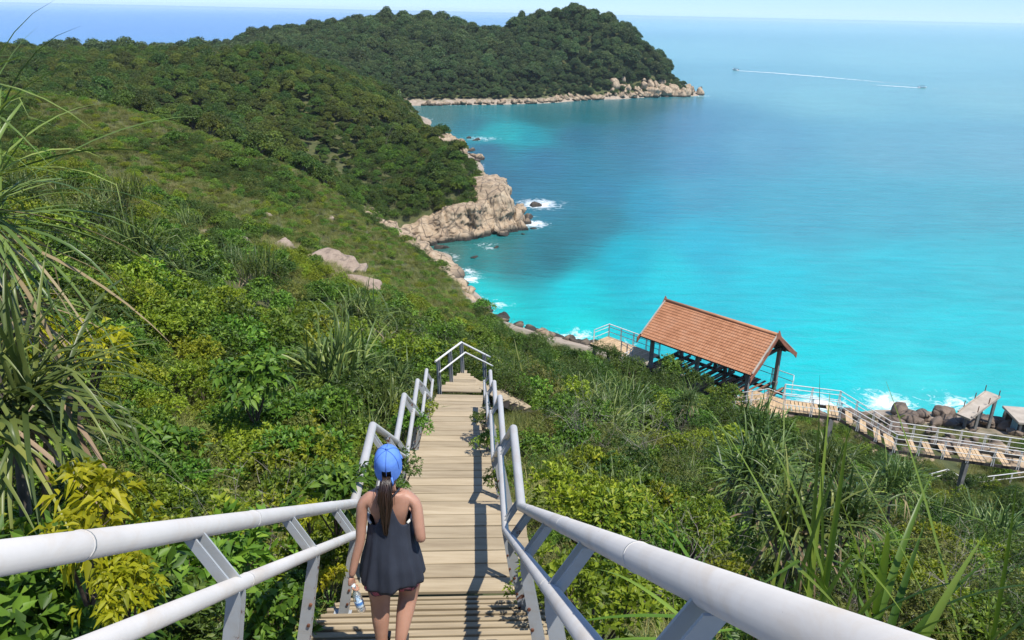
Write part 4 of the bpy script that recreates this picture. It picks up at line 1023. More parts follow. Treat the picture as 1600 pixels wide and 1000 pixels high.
special('blade_clump', 'green blades arching low under the near right handrail', 'grass', [('blades', bl[3])], 1120, 985, 3.6, .75, 2.6, r=.3)
# dark growth spilling over the left deck edge, and tufts at the right edge
for i, (u, v, zc, s, kd, lab) in enumerate(((622, 775, 10.0, .42, 'dark', 'dark leafy tuft spilling over the left deck edge in front of the upper landing'), (640, 720, 12.2, .42, 'dark', 'dark leafy tuft at the left deck edge beside the second landing'), (655, 672, 15.0, .45, 'broad', 'green tuft at the left deck edge beside the third landing'),
        (838, 925, 7.3, .34, 'lime', 'green tuft growing through the right posts at the deck edge'), (778, 745, 11.3, .3, 'broad', 'small tuft at the right deck edge beside the second landing'), (752, 690, 14.2, .34, 'broad', 'small tuft at the right deck edge beside the third landing'), (668, 640, 17.5, .5, 'lime', 'light green tuft left of the fourth landing'), (748, 648, 16.8, .34, 'dark', 'dark tuft right of the fourth landing'))):
    f, sm_ = SHR[kd][i % len(SHR[kd])]; special('leafy_tuft', lab, 'shrub', [('foliage', f), ('stem', sm_)], u + (-16 if u < 700 else 8), v, zc, s * 1.2, i * 1.3, drop=.7 * s, r=.3)
# dark bushes standing out near the shelter
for i, (u, v, zc, s, lab) in enumerate(((848, 548, 49, 1.35, 'tall dark green bush left of the shelter platform'), (975, 575, 50, 1.5, 'dense bush under the white slanted stair posts'), (1052, 580, 49.5, 1.5, 'dark bush in front of the left shelter posts'), (1035, 598, 46, 1.4, 'bush below the dark one in front of the left shelter posts'), (1092, 592, 47.5, 1.25, 'green bush hiding the middle shelter post'),
        (1135, 615, 45.5, 1.15, 'bush at the near corner of the shelter'), (1000, 588, 48, 1.4, 'round bush between the stair posts and the shelter'), (1185, 655, 42, 1.1, 'bush beside the start of the boardwalk'), (920, 572, 49, 1.3, 'bush below the left end of the platform'), (940, 548, 53, 1.15, 'bush in front of the platform left of the shelter'), (968, 558, 52, 1.15, 'bush at the near edge of the platform left of the shelter'), (1225, 668, 41, .9, 'small bush at the first boardwalk posts'), (806, 620, 26.0, .95, 'bush hiding the lower flight right of the last landing'), (768, 600, 26.4, .6, 'bush at the right corner of the last stair landing'), (838, 640, 26.8, .9, 'bush below the lower flight right of the stairs'), (845, 600, 30, .9, 'bush above the lower flight right of the stairs'))):
    f, sm_ = SHR[('fine', 'dark', 'broad')[i % 3]][i % 2]; special('shrub', lab, 'shrub', [('foliage', f), ('stem', sm_)], u, v, zc, s, i, s * 1.15, drop=.75 * s, r=.9)
# ---- the thicket: the plants that show largest are single objects, the rest one mass of ground cover
k = np.ones(len(X), bool)
for x, y, r in KEEP: k &= (X - x) ** 2 + (Y - y) ** 2 > (r * .8) ** 2
# keep the view of the stairs, of the woman and of the left rail clear
u_, v_, z_ = proj_np(np.stack([X, Y, Z + 1.1], 1))
k &= ~((Y < 3.2) & (X > -2.2) & (X < 2.0))
X, Y, Z, S, KIND, left = X[k], Y[k], Z[k], S[k], KIND[k], left[k]
# plants close to the rails stay low enough not to bury them
lat = np.abs(X - cx(np.minimum(Y, 24))); nr = (Y < 24) & (lat < 2.3)
S = np.where(nr, S * .72, S)
dist = np.hypot(X, Y)
NAMES = {'broad': ('shrub', 'shrub', 'leafy green shrub'), 'dark': ('dark_shrub', 'shrub', 'dark green glossy shrub'), 'lime': ('lime_shrub', 'shrub', 'light yellow green shrub'), 'olive': ('olive_shrub', 'shrub', 'olive green small leaved shrub'),
         'amber': ('golden_shrub', 'shrub', 'golden tinged shrub'), 'big': ('big_leaf_shrub', 'shrub', 'large leaved green shrub'), 'fine': ('fine_leaf_shrub', 'shrub', 'fine leaved dark shrub'), 'twig': ('dry_bush', 'shrub', 'dry grey twiggy bush'),
         'grass': ('grass_tuft', 'grass', 'tuft of yellowish grass'), 'reed': ('reed_clump', 'plant', 'reedy strap leaved clump'), 'pandan': ('pandanus', 'plant', 'small pandanus')}
def kparts(kd, i):
    if kd in SHR: f, s_ = SHR[kd][i % len(SHR[kd])]; return [('foliage', f), ('stem', s_)]
    if kd == 'twig': return [('twigs', TWIGS[i % 2])]
    if kd == 'grass': return [('blades', GRASS[i % 2])]
    if kd == 'reed': return [('leaves', REEDS[i % 2])]
    return [('leaves', STRAPS[i % 3]), ('stem', TRK)]
order = np.argsort(dist); n_single = 0; rest = {}; cnt = {}
ZONE = lambda i: ('in the thicket left of the stairs' if left[i] else 'on the scrubby slope right of the stairs')
for j, i in enumerate(order):
    kd = KIND[i]
    if Y[i] < 27 and n_single < 290:
        nm, cat, lab = NAMES[kd]; z = ZONE(i)
        plant(nm, lab + ' ' + z, cat, kparts(kd, j), (X[i], Y[i], Z[i] - .05), S[i], rs.uniform(0, 6.28), lab + 's ' + z, S[i] * rs.uniform(.85, 1.15)); n_single += 1
    else: rest.setdefault(kd, []).append(i)
P_, S_, ME_ = [], [], []
allp = []
for kd in rest: pass
SCN = {'broad': 'green', 'dark': 'dark green', 'lime': 'yellow green', 'olive': 'olive', 'amber': 'golden', 'big': 'large leaved', 'fine': 'fine leaved', 'twig': 'dry grey', 'grass': 'grassy', 'reed': 'reedy', 'pandan': 'strap leaved'}
for kd, ids in rest.items():
    ids = np.array(ids); stuff_scatter('undergrowth', '%s undergrowth covering the middle slopes round the stairs' % SCN[kd], np.stack([X[ids], Y[ids], Z[ids] - .05], 1), S[ids] * 1.05, [p[0][1] for p in (kparts(kd, 0), kparts(kd, 1), kparts(kd, 2))])
# grass between the shrubs
Xg, Yg = jitter_grid(-24, 24, 1.0, 30, .62); Zg = ground(Xg, Yg); k = in_view(Xg, Yg, Zg) & (Zg > 1.6) & ~bare(Xg, Yg); k &= np.array([clear_of_path(a, b_) for a, b_ in zip(Xg, Yg)])
stuff_scatter('grass', 'grass and weeds between the shrubs beside the stairs', np.stack([Xg, Yg, Zg], 1)[k], rs.uniform(.6, 1.2, k.sum()), GRASS)
# low scrub on the spur and the far left field
Xs, Ys = jitter_grid(-80, 20, 60, 112, .9); Zs = ground(Xs, Ys); k = in_view(Xs, Ys, Zs) & (Zs > 2.2) & ~bare(Xs, Ys)
vall = (Ys > 99 + .0 * Xs) & (Xs > -60); k &= ~((Ys > 104) & (Xs > -25)); k &= ~((Ys < 66) & (Xs > -26))
hh = vnoise(Xs, Ys, 9, 15)
k &= (rs.uniform(0, 1, len(Xs)) < .62 + .38 * (hh > .42))
lowk = k & (hh <= .55); hik = k & (hh > .55)
pt = np.stack([Xs, Ys, Zs - .05], 1)
stuff_scatter('scrub', 'low olive scrub covering the spur in the middle distance', pt[lowk], rs.uniform(.55, .95, lowk.sum()), [SHR['olive'][0][0], SHR['olive'][1][0], SHR['lime'][0][0], SHR['broad'][0][0], SHR['olive'][0][0], TWIGS[0], SHR['broad'][1][0]], squash=.75)
stuff_scatter('scrub', 'darker scrub in streaks across the spur in the middle distance', pt[hik], rs.uniform(.7, 1.15, hik.sum()) * np.where(rs.uniform(0, 1, hik.sum()) < .12, 1.6, 1), [SHR['dark'][0][0], SHR['fine'][1][0], SHR['broad'][2][0], SHR['olive'][1][0]], squash=.75)
Xs, Ys = jitter_grid(-80, 20, 44, 108, .72); Zs = ground(Xs, Ys); k = in_view(Xs, Ys, Zs) & (Zs > 1.8) & ~((Ys > 104) & (Xs > -25))
stuff_scatter('grass', 'yellowish grass on the spur and between the pale slabs', np.stack([Xs, Ys, Zs], 1)[k], rs.uniform(.7, 1.3, k.sum()), GRASS)

Xs, Ys = jitter_grid(-32, -4, 46, 104, .62); Zs = ground(Xs, Ys); k = (Zs > 1.2) & (bare(Xs, Ys) | ((vnoise(Xs, Ys, 5, 19) > .78) & (Ys > 60) & (Ys < 100)))
stuff_scatter('grass', 'straw coloured dry grass round the pale slabs on the left slope', np.stack([Xs, Ys, Zs], 1)[k], rs.uniform(.5, 1.1, k.sum()), STRAW)
# ---- forest on the ridge: the nearest trees are single objects
Xt, Yt = jitter_grid(-150, 12, 100, 262, 2.15); Zt = ground(Xt, Yt)
k = in_view(Xt, Yt, Zt + 3, 120, -20) & (Zt > 2.3)
edge = 112 + np.clip(-(Xt + 22) * .12, -4, 0)
k &= (Yt > np.where(Xt < -26, 104 + 0 * Xt, 117)) & ~((Yt < 124) & (Xt > -9)) & ~((Xt > -4.5) & (Yt < 140) & (Zt < 5.0))
k &= ~((Yt < 122) & (Xt < -45) & (Zt > 17.5))
k &= ~((Yt > 168) & (Yt < 236) & (Xt > np.interp(Yt, [150, 160, 190, 220, 240], [-4, -7.8, -10, -18.6, -27]) - 11))
Xt, Yt, Zt = Xt[k], Yt[k], Zt[k]
sc_ = (rs.uniform(.5, 1.0, len(Xt)) + .35 * (vnoise(Xt, Yt, 14, 77) > .6) * rs.uniform(0, 1, len(Xt))) * np.where(Xt > -48, .8, .9) * np.clip((Zt - 1) / 7, .5, 1)
o_ = np.argsort(np.hypot(Xt, Yt)); single = o_[:150]; rest_ = o_[150:]
for j, i in enumerate(single):
    f, tr = TREES[j % 4]; plant('tree', 'dense green tree on the near headland slope behind the scrub spur', 'tree', [('crown', f), ('trunk', tr)], (Xt[i], Yt[i], Zt[i] - .4 - 2.2 * max(0, sc_[i] - .8)), sc_[i], rs.uniform(0, 6.28), 'trees on the near headland', sc_[i] * rs.uniform(.8, 1.15))
stuff_scatter('forest', 'dense dark forest covering the ridge behind the scrub spur', np.stack([Xt, Yt, Zt - .4 - 2.2 * np.maximum(0, sc_ - .8)], 1)[rest_], sc_[rest_], [t_[0] for t_ in TREES])
# bushes filling the headland above the cliff
Xh, Yh = jitter_grid(-30, 2, 112, 165, 1.25); Zh = ground(Xh, Yh); k = (Zh > 2.6) & ~((Yh < 118) & (Xh > -14) & (Zh < 4.2)) & ~((Xh > -3.6) & (Yh < 137)) & ~((Yh > 150) & (Xh > -16)) & ~((Yh < 121) & (Xh > -8))
stuff_scatter('scrub', 'dense bright green bushes on the near headland above the cliff', np.stack([Xh, Yh, Zh - .1], 1)[k], rs.uniform(.9, 1.9, k.sum()), [SHR['fine'][0][0], SHR['dark'][0][0], SHR['broad'][1][0], SHR['dark'][2][0]])
# bushes and dry grass on the flat by the shore at the right
Xh, Yh = jitter_grid(16, 50, 42, 59, 1.0); Zh = ground(Xh, Yh); k = (Zh > 1.0) & (vnoise(Xh, Yh, 3.5, 61) > .56) & np.array([clear_of_path(a, b_) for a, b_ in zip(Xh, Yh)])
stuff_scatter('scrub', 'low bushes on the flat ground under the boardwalk', np.stack([Xh, Yh, Zh - .05], 1)[k], rs.uniform(.5, .9, k.sum()), [SHR['fine'][0][0], SHR['olive'][0][0], SHR['broad'][1][0]])
Xh, Yh = jitter_grid(16, 50, 41, 57, .6); Zh = ground(Xh, Yh); k = (Zh > 1.0) & (vnoise(Xh, Yh, 3.5, 61) > .3)
stuff_scatter('grass', 'dry grass on the flat ground under the boardwalk', np.stack([Xh, Yh, Zh], 1)[k], rs.uniform(.5, 1.0, k.sum()), GRASS)
# ---- forest on the far island
Xi, Yi = jitter_grid(-190, 84, 262, 440, 2.55); Zi = ground(Xi, Yi); k = in_view(Xi, Yi, Zi + 4, 120, -60) & (Zi > 1.4); k &= ~((Xi > 68))
Xi, Yi, Zi = Xi[k], Yi[k], Zi[k]
si = (rs.uniform(.6, 1.25, len(Xi)) + .5 * (rs.uniform(0, 1, len(Xi)) < .12)) * np.clip(Zi / 8, .55, 1)
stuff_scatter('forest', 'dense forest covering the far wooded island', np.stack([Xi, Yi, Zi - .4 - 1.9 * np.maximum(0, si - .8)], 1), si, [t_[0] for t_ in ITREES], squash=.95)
Xe, Ye = jitter_grid(-60, 76, 286, 366, 1.9); Ze = ground(Xe, Ye); k = (Ze > 1.3) & (Ze < 9)
stuff_scatter('scrub', 'low bushes along the shore of the far island', np.stack([Xe, Ye, Ze - .2], 1)[k], rs.uniform(.3, .55, k.sum()), [t_[0] for t_ in ITREES], squash=.8)
for lab, u, y, s in (('tall tree standing above the ridge line of the far island, left of its middle', 605, 390, 1.55), ('tall narrow tree in the dip of the far island ridge', 815, 372, 1.5), ('tree beside the tall narrow one in the dip of the far island', 765, 378, 1.1), ('rounded tree on the very top of the far island', 893, 360, 1.25), ('second tree at the top of the far island just right of the rounded one', 925, 358, 1.15), ('small tree on the left shoulder of the far island ridge', 545, 392, 1.15)):
    x = at_y(u, 40, y).x; f, tr = ITREES[int(u) % 4]; nar = .62 if 'narrow' in lab else .9
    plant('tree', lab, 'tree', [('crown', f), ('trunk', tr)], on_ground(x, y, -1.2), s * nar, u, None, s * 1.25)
# palm by the inner bay
pm = strap_mesh('fronds', 401, 22, 3.2, .7, [L_STRAP, L_STRAPDRY], el=(-10, 70), bend=.9, dead=.1, z0=0)
for i, (u, v) in enumerate(((612, 140), (622, 146))):
    p = at_y(u, v, 262); bm = bmesh.new(); add_tube(bm, [(0, 0, -8), (.3, 0, -4), (0, 0, .2)], [.22, .17, .13], 7, False); me = bpy.data.meshes.new('trunk'); bm.to_mesh(me); bm.free(); me.materials.append(M['bark'])
    plant('palm_tree', ('pale palm tree at the head of the inner bay' if i == 0 else 'lower palm tree right of the pale palm at the inner bay'), 'tree', [('fronds', pm), ('trunk', me)], (p.x, p.y, p.z), .85 - .2 * i, i)

# pale bare trees standing in the forest
BARE = twig_mesh('branches', 611, 2.2, 5.0, 5, M['drytwig'])
for lab, u, v, y in (('pale bare tree in the forest on the left part of the far island', 700, 95, 372), ('pale bare tree among the crowns in the middle of the far island', 770, 75, 366), ('pale bare tree near the ridge top behind the scrub spur', 330, 95, 200), ('pale bare tree low in the forest of the near headland', 600, 215, 155)):
    p = at_y(u, v, y); t = plant('bare_tree', lab, 'tree', [('branches', BARE)], on_ground(p.x, p.y, 1.5), 1.5, u)
# ------------------------------------------------------------------ rocks
def rockmat(name, stops, dark=(.05, .042, .034), wet=True, joints=True):
    m, nt, b = newmat(name)
    p = coords(nt, (1, 1, 1), 'World'); pz = coords(nt, (1, 1, .28), 'World')
    n1 = noise(nt, p, .7, 8, .68, .5); n2 = noise(nt, pz, 1.1, 7, .7, .8); n3 = noise(nt, p, 7, 6, .7)
    c = ramp(nt, stops, math_n(nt, 'ADD', math_n(nt, 'MULTIPLY', n1, .7), math_n(nt, 'MULTIPLY', n3, .3))).outputs[0]
    c = mixc(nt, ramp(nt, [(.52, (0, 0, 0)), (.7, (.8, .8, .8))], n2).outputs[0], c, dark)
    vo = N(nt, 'ShaderNodeTexVoronoi', feature='DISTANCE_TO_EDGE'); vo.inputs['Scale'].default_value = .55; nt.links.new(pz, vo.inputs['Vector'])
    ck = ramp(nt, [(0, (1, 1, 1)), (.05, (0, 0, 0))], vo.outputs[0]).outputs[0]
    if joints: c = mixc(nt, math_n(nt, 'MULTIPLY', ck, .75), c, dark)
    if wet:
        s = nt.nodes.new('ShaderNodeSeparateXYZ'); nt.links.new(p, s.inputs[0])
        z = math_n(nt, 'ADD', s.outputs[2], math_n(nt, 'MULTIPLY', n1, -.9))
        c = mixc(nt, ramp(nt, [(.25, (1, 1, 1)), (.6, (0, 0, 0))], math_n(nt, 'ADD', math_n(nt, 'MULTIPLY', z, .6), .3, True)).outputs[0], c, (.04, .034, .026))
    nt.links.new(c, b.inputs['Base Color']); b.inputs['Roughness'].default_value = .85
    h = math_n(nt, 'SUBTRACT', math_n(nt, 'ADD', n1, math_n(nt, 'MULTIPLY', n3, .25)), math_n(nt, 'MULTIPLY', ck, .5 if joints else 0))
    bump(nt, b, h, .7, .25); return m
RK_PALE = rockmat('pale_granite', [(.22, (.13, .08, .045)), (.40, (.32, .225, .14)), (.58, (.47, .365, .245)), (.8, (.56, .47, .35))])
RK_PINK = rockmat('pinkish_slab', [(.25, (.17, .12, .085)), (.5, (.34, .26, .195)), (.75, (.46, .37, .29))], wet=False, joints=False)
RK_DARK = rockmat('brown_shore_rock', [(.25, (.075, .055, .042)), (.5, (.18, .135, .1)), (.75, (.33, .25, .19))])
def rock_verts(seed, size, cuts=16, sub=4, rough=.07, lo=.5, hi=.9, flat=None):
    rs_ = np.random.RandomState(seed); bm = bmesh.new(); bmesh.ops.create_icosphere(bm, subdivisions=sub, radius=1.0)
    V = np.array([v.co[:] for v in bm.verts]); Fc = np.array([[v.index for v in f.verts] for f in bm.faces]); bm.free()
    for i in range(cuts):
        n_ = nrm(rs_.normal(size=3)); d = rs_.uniform(lo, hi); e = V @ n_ - d; V = V - np.where(e > 0, e * .93, 0)[:, None] * n_
    if flat: V[:, 2] = np.minimum(V[:, 2], flat + (V[:, 2] - flat) * .12)
    o = rs_.uniform(0, 50, 3); amp = np.array([mnoise.fractal(Vector(v * 2.1 + o), .9, 2.1, 4) for v in V])
    V = V * (1 + rough * amp)[:, None]
    return V * np.array(size), Fc
def rock_mesh(name, seed, size, mat, **k):
    V, Fc = rock_verts(seed, size, **k); return mesh_np(name, V, Fc, [mat])
def rock_group(name, label, cat, blocks, mat, seed=0, **kw):
    """one outcrop built of blocks (x, y, z, sx, sy, sz, rz)."""
    Vs, Fs, c = [], [], 0
    for i, (x, y, z, sx, sy, sz, a) in enumerate(blocks):
        V, Fc = rock_verts(seed + i * 7, (sx, sy, sz), **kw); ca, sa = math.cos(a), math.sin(a)
        V = np.stack([V[:, 0] * ca - V[:, 1] * sa + x, V[:, 0] * sa + V[:, 1] * ca + y, V[:, 2] + z], 1); Vs.append(V); Fs.append(Fc + c); c += len(V)
    return tag(meshobj(name, mesh_np(name, np.concatenate(Vs), np.concatenate(Fs), [mat])), label, cat)
rr_ = np.random.RandomState(5)
# cliff of the near headland
bl_ = []
path = [(-13.8, 114.5, 3.4), (-11.6, 116.2, 4.2), (-9.6, 116.8, 5.2), (-7.4, 117.8, 5.4), (-5.2, 119.0, 5.0), (-3.2, 121.0, 6.4), (-1.6, 123.2, 7.6), (-.4, 126.2, 8.0), (-.6, 129.8, 8.0), (-1.6, 133.5, 8.2), (-3, 137.5, 7.8), (-4.6, 142, 6.6)]
for i, (x, y, h) in enumerate(path):
    bl_.append((x, y + .8, h * .36, rr_.uniform(1.9, 2.4), rr_.uniform(2.2, 2.8), h * .68, rr_.uniform(-.5, .5)))
    bl_.append((x + rr_.uniform(.3, .9), y - .9, h * .15, rr_.uniform(1.3, 1.9), rr_.uniform(1.2, 1.7), h * .42, rr_.uniform(-.6, .6)))
for t_ in np.linspace(0, 1, 6): bl_.append((-10.3 + 9.6 * t_, 114.6 + 7.0 * t_, .25, 2.1, 1.1, 1.25, .6))
bl_ += [(1.9, 127, -.1, 1.3, 1.6, 1.1, .4), (2.4, 131, -.1, 1.2, 2.2, 1.0, .1), (-1.5, 119.6, 0, 1.6, 1.2, 1.1, .6), (1.0, 123.0, 0, 1.5, 1.4, 1.6, .2), (.6, 125.6, .6, 1.7, 2.2, 2.2, .1), (1.0, 128.4, .5, 1.4, 2.0, 1.9, 0), (.7, 131.8, .6, 1.6, 2.1, 2.2, .3), (.9, 135.6, .3, 1.4, 2, 1.5, .3)]
def cliff_wall(path, ns=230, nt_=46):
    """one continuous jointed wall: path of (x, y, top height, inland x, inland y)."""
    Pn = np.array(path, float); L = np.concatenate([[0], np.cumsum(np.hypot(*np.diff(Pn[:, :2], axis=0).T))]); sN = np.linspace(0, L[-1], ns)
    X0 = np.interp(sN, L, Pn[:, 0]); Y0 = np.interp(sN, L, Pn[:, 1]); H0 = np.interp(sN, L, Pn[:, 2]) * .8; IX = np.interp(sN, L, Pn[:, 3]); IY = np.interp(sN, L, Pn[:, 4])
    V = []
    for k in range(nt_):
        t_ = k / (nt_ - 1)
        if t_ < .72: q = t_ / .72; zz = -.8 + (H0 + .8) * q; inn = 2.2 * q ** 1.25
        else: q = (t_ - .72) / .28; zz = H0 + .5 * np.sin(q * 2.2) - q * 1.1; inn = 2.2 + 5.0 * q
        fis = 1 - np.abs(2 * vnoise(sN + .25 * zz, zz * .16 + 7, 1.5, 3) - 1); fis2 = 1 - np.abs(2 * vnoise(sN - .2 * zz, zz * .3, .62, 9) - 1)
        blk = np.floor(vnoise(sN, zz * .45, 2.1, 21) * 5) / 5; led = np.floor(vnoise(sN * .6, zz, 1.5, 33) * 4) / 4
        out = 1.7 * blk + 1.0 * led - .75 * fis ** 5 - .35 * fis2 ** 6 + .8 * fbm(sN, zz, 3.5, 41) + .25 * fbm(sN, zz, .7, 47) + .6 * np.exp(-((zz - .6) / .7) ** 2)
        fade = 1 if t_ < .72 else max(.25, 1 - q)
        out = out * fade - 1.3
        V.append(np.stack([X0 + IX * (inn - out), Y0 + IY * (inn - out), zz + (.55 * (blk - .5) + .5 * fbm(sN, inn, 1.6, 55)) * (t_ > .3)], 1))
    V = np.concatenate(V); ii = (np.arange(nt_ - 1)[:, None] * ns + np.arange(ns - 1)[None, :]).ravel()
    return V, np.stack([ii, ii + 1, ii + ns + 1, ii + ns], 1)
V, Q = cliff_wall([(-19, 114.4, 2.2, .1, 1), (-15.5, 113.4, 2.8, .1, 1), (-12.5, 114, 4.2, .05, 1), (-10, 114.6, 5.6, -.1, 1), (-7, 115.4, 5.9, -.15, 1), (-4.6, 117, 5.4, -.3, .95), (-2.2, 119.6, 6.4, -.6, .8), (0, 122.6, 7.7, -.8, .6), (1.3, 126.4, 8.2, -.98, .2), (1.0, 131, 8.0, -1, 0), (.2, 136, 7.6, -1, -.1), (-1.5, 142, 6.4, -1, -.1), (-4, 148, 5, -1, 0)])
CLV, CLQ = V, Q
tris = np.concatenate([Q[:, [0, 1, 2]], Q[:, [0, 2, 3]]])
Vs, Fs, c_ = [V], [tris], len(V)
for i_, (x, y, z, sx, sy, sz, a) in enumerate(bl_[-14:]):
    v_, f_ = rock_verts(500 + i_ * 7, (sx, sy, sz), cuts=20, rough=.1, lo=.42, hi=.85); ca, sa = math.cos(a), math.sin(a)
    Vs.append(np.stack([v_[:, 0] * ca - v_[:, 1] * sa + x, v_[:, 0] * sa + v_[:, 1] * ca + y, v_[:, 2] + z], 1)); Fs.append(f_ + c_); c_ += len(v_)
tag(meshobj('rock_cliff', mesh_np('rock_cliff', np.concatenate(Vs), np.concatenate(Fs), [RK_PALE])), 'big pale granite cliff with vertical joints at the tip of the near headland', 'cliff')
# long pale slab running down into the cove
p0, p1 = at_y(566, 338, 112), Vector((-8.2, 97.5, .2)); bl_ = []
for i, t_ in enumerate(np.linspace(0, 1, 9)):
    p = p0.lerp(p1, t_); p.z = max(p.z, .2, gz(p.x, p.y) + .35)
    bl_.append((p.x + rr_.uniform(-.5, .5), p.y, p.z - .6, rr_.uniform(2.5, 3.3) * (.8 + .5 * t_), rr_.uniform(2.4, 3.2), 1.5, rr_.uniform(.2, .7)))
    bl_.append((p.x - 1.0 + rr_.uniform(-.3, .3), p.y - 2.0, max(gz(p.x - 1, p.y - 2), 0) - .45, rr_.uniform(1.5, 2.1), rr_.uniform(1.8, 2.4), 1.1, rr_.uniform(.2, .7)))
    bl_.append((p.x + 1.4, p.y + 1.2, p.z - 1.5, rr_.uniform(1.1, 1.7), rr_.uniform(1.6, 2.2), 1.6, rr_.uniform(0, .8)))
rock_group('sloping_rock', 'long pale rock slab sloping down the spur into the cove before the cliff', 'rock', bl_, RK_PALE, 700, cuts=18, sub=4, rough=.09, lo=.4, hi=.85)
# inner end of the cove
rock_group('rock_ledge', 'low pale rock ledge at the back of the cove under the trees', 'rock', [(-14.5, 112.8, .3, 1.8, 1.6, 1.4, .2), (-16.5, 113.4, .9, 2.2, 1.8, 1.8, .5), (-18.6, 114.6, 1.7, 2.2, 1.8, 2.0, .1), (-12.2, 113.2, .2, 1.5, 1.3, 1.2, .8), (-10.6, 111.4, -.1, 1.3, 1, .8, .2), (-12.6, 110.6, -.1, 1.3, 1.1, .8, .9)], RK_PALE, 760, cuts=18, rough=.1)
# slabs in the left hand slope
for lab, u, v, y, sx, sy, sz, a in (('pinkish pale slab breaking the scrub under the left spur', 350, 368, 56, 1.7, 1.1, .9, .3), ('smaller pale slab left of the pinkish one under the left spur', 315, 362, 57, 1.0, .7, .6, .1), ('narrow pale slab in the grass uphill of the wide terraced slab', 436, 355, 62, .8, 1.5, .8, -.5),
                                     ('wide terraced pale slab in the middle of the left slope', 503, 398, 60, 2.3, 1.6, .9, -.3), ('pale slab end just right of the wide terraced slab', 548, 383, 64, 1.0, 1.5, .7, -.4), ('flat pale slab behind the lone dark pandanus', 563, 438, 55, 1.9, 1.0, .7, -.1), ('upright brownish rock near the end of the stairs above the bay', 697, 494, 55, .8, .6, 1.0, .2),
                                     ('tiny pale stone high on the spur', 413, 311, 74, .5, .4, .5, 0), ('pale stone on the upper right edge of the spur', 511, 313, 86, .55, .45, .6, 0), ('low slab at the edge of the spur above the cove', 618, 375, 96, 1.3, .9, .8, .4)):
    p = at_y(u, v, y); z = gz(p.x, p.y)
    tag(meshobj('flat_rock', rock_mesh('flat_rock', 800 + u, (sx * 1.25, sy * 1.3, sz * .8), RK_PINK, cuts=16, flat=.3, rough=.16)), lab, 'rock'); o = COL.objects[-1]; o.location = (p.x, p.y, z - sz * .05); o.rotation_euler = (R(15), R(6), a)
# boulders: a few shapes, copied
BLD = {}
for nm, mt in (('pale', RK_PALE), ('dark', RK_DARK)):
    BLD[nm] = [rock_mesh('boulder', 900 + i, (1, rr_.uniform(.7, 1), rr_.uniform(.55, .8)), mt, cuts=18, sub=3, rough=.1, lo=.45, hi=.9) for i in range(6)]
def boulder(x, y, z, s, kind, label, group, sq=1.0):
    o = meshobj('boulder', BLD[kind][rr_.randint(6)]); o.location = (x, y, z); o.rotation_euler = (rr_.normal() * .2, rr_.normal() * .2, rr_.uniform(0, 6.28)); o.scale = (s, s * rr_.uniform(.7, 1.2), s * sq * rr_.uniform(.7, 1.2))
    return tag(o, label, 'rock', group)
def along(pts, n, jit, smin, smax, kind, label, group, zoff=0, inland=(0, 0), sq=1.0):
    pts = [Vector((a, b_)) for a, b_ in pts]; L = [(pts[i + 1] - pts[i]).length for i in range(len(pts) - 1)]; T = sum(L)
    for k in range(n):
        d = T * (k + rr_.uniform(0, 1)) / n; i = 0
        while i < len(L) - 1 and d > L[i]: d -= L[i]; i += 1
        p = pts[i].lerp(pts[i + 1], d / L[i]); x = p.x + rr_.normal() * jit + inland[0] * rr_.uniform(0, 1); y = p.y + rr_.normal() * jit * .6 + inland[1] * rr_.uniform(0, 1); s = rr_.uniform(smin, smax)
        boulder(x, y, max(gz(x, y), -.3) + zoff * s, s, kind, label, group, sq)
along([(-34, 294.5), (-24, 299), (3, 308.5), (30, 329), (52, 342.5), (66, 349)], 80, .8, 1.1, 2.6, 'pale', 'pale boulder on the rocky shore of the far island', 'pale boulders along the far island shore', .1, (0, 2.5))
along([(40, 338), (52, 343.5), (66, 349), (76, 354), (78, 360)], 26, 1.5, 1.7, 3.6, 'pale', 'large pale boulder at the rocky point of the far island', 'boulders at the point of the far island', .2, (0, 5), 1.15)
rock_group('rock_point', 'tall pale rock mass at the tip of the far island', 'rock', [(58, 348, 1.5, 5, 4, 3.6, .2), (63, 350, 1.8, 4.5, 4, 4.2, .5), (68, 352.5, 1.5, 4, 4, 3.8, .1), (73, 355, .8, 3.5, 3, 2.8, .7), (54, 346, 1, 4, 3.4, 3.2, .3), (47, 341, .6, 4, 3, 2.2, .4), (62, 355, 3.5, 5, 4, 4, .2), (66, 357, 2.5, 4, 4, 4, .9)], RK_PALE, 1200, cuts=20, rough=.1)
along([(-19, 216), (-15, 203), (-11, 192), (-9, 185)], 60, 2.6, .9, 2.1, 'pale', 'pale boulder in the heap below the forested ridge', 'boulder heap below the forested ridge', .25, (-7, 0))
along([(-12, 193), (-8.5, 186), (-9.5, 181)], 12, 1.0, .7, 1.5, 'dark', 'dark wet boulder at the seaward edge of the boulder heap', 'wet boulders at the edge of the heap', 0)
for lab, u, v, s, kd in (('lone dark rock washed by white surf off the cliff', 838, 322, 1.75, 'dark'), ('second low rock just off the boulder heap', 745, 219, 1.9, 'dark'), ('low rock beside the one off the boulder heap', 733, 216, 1.3, 'dark'), ('small rock in foam at the foot of the cliff', 834, 357, .8, 'dark'), ('tiny rock between the cliff and the small foaming rock', 817, 366, .6, 'dark'), ('reef rock just showing in the cove', 705, 408, .7, 'dark'), ('reef rock beside the mouth of the cove', 742, 402, .9, 'dark'), ('flat reef rock off the cliff shelf', 776, 386, .9, 'dark'), ('dark rock far off the island point', 1096, 137, 1.3, 'dark')):
    p = at_z(u, v, 0); boulder(p.x, p.y, -.05, s, kd, lab, None, .75)
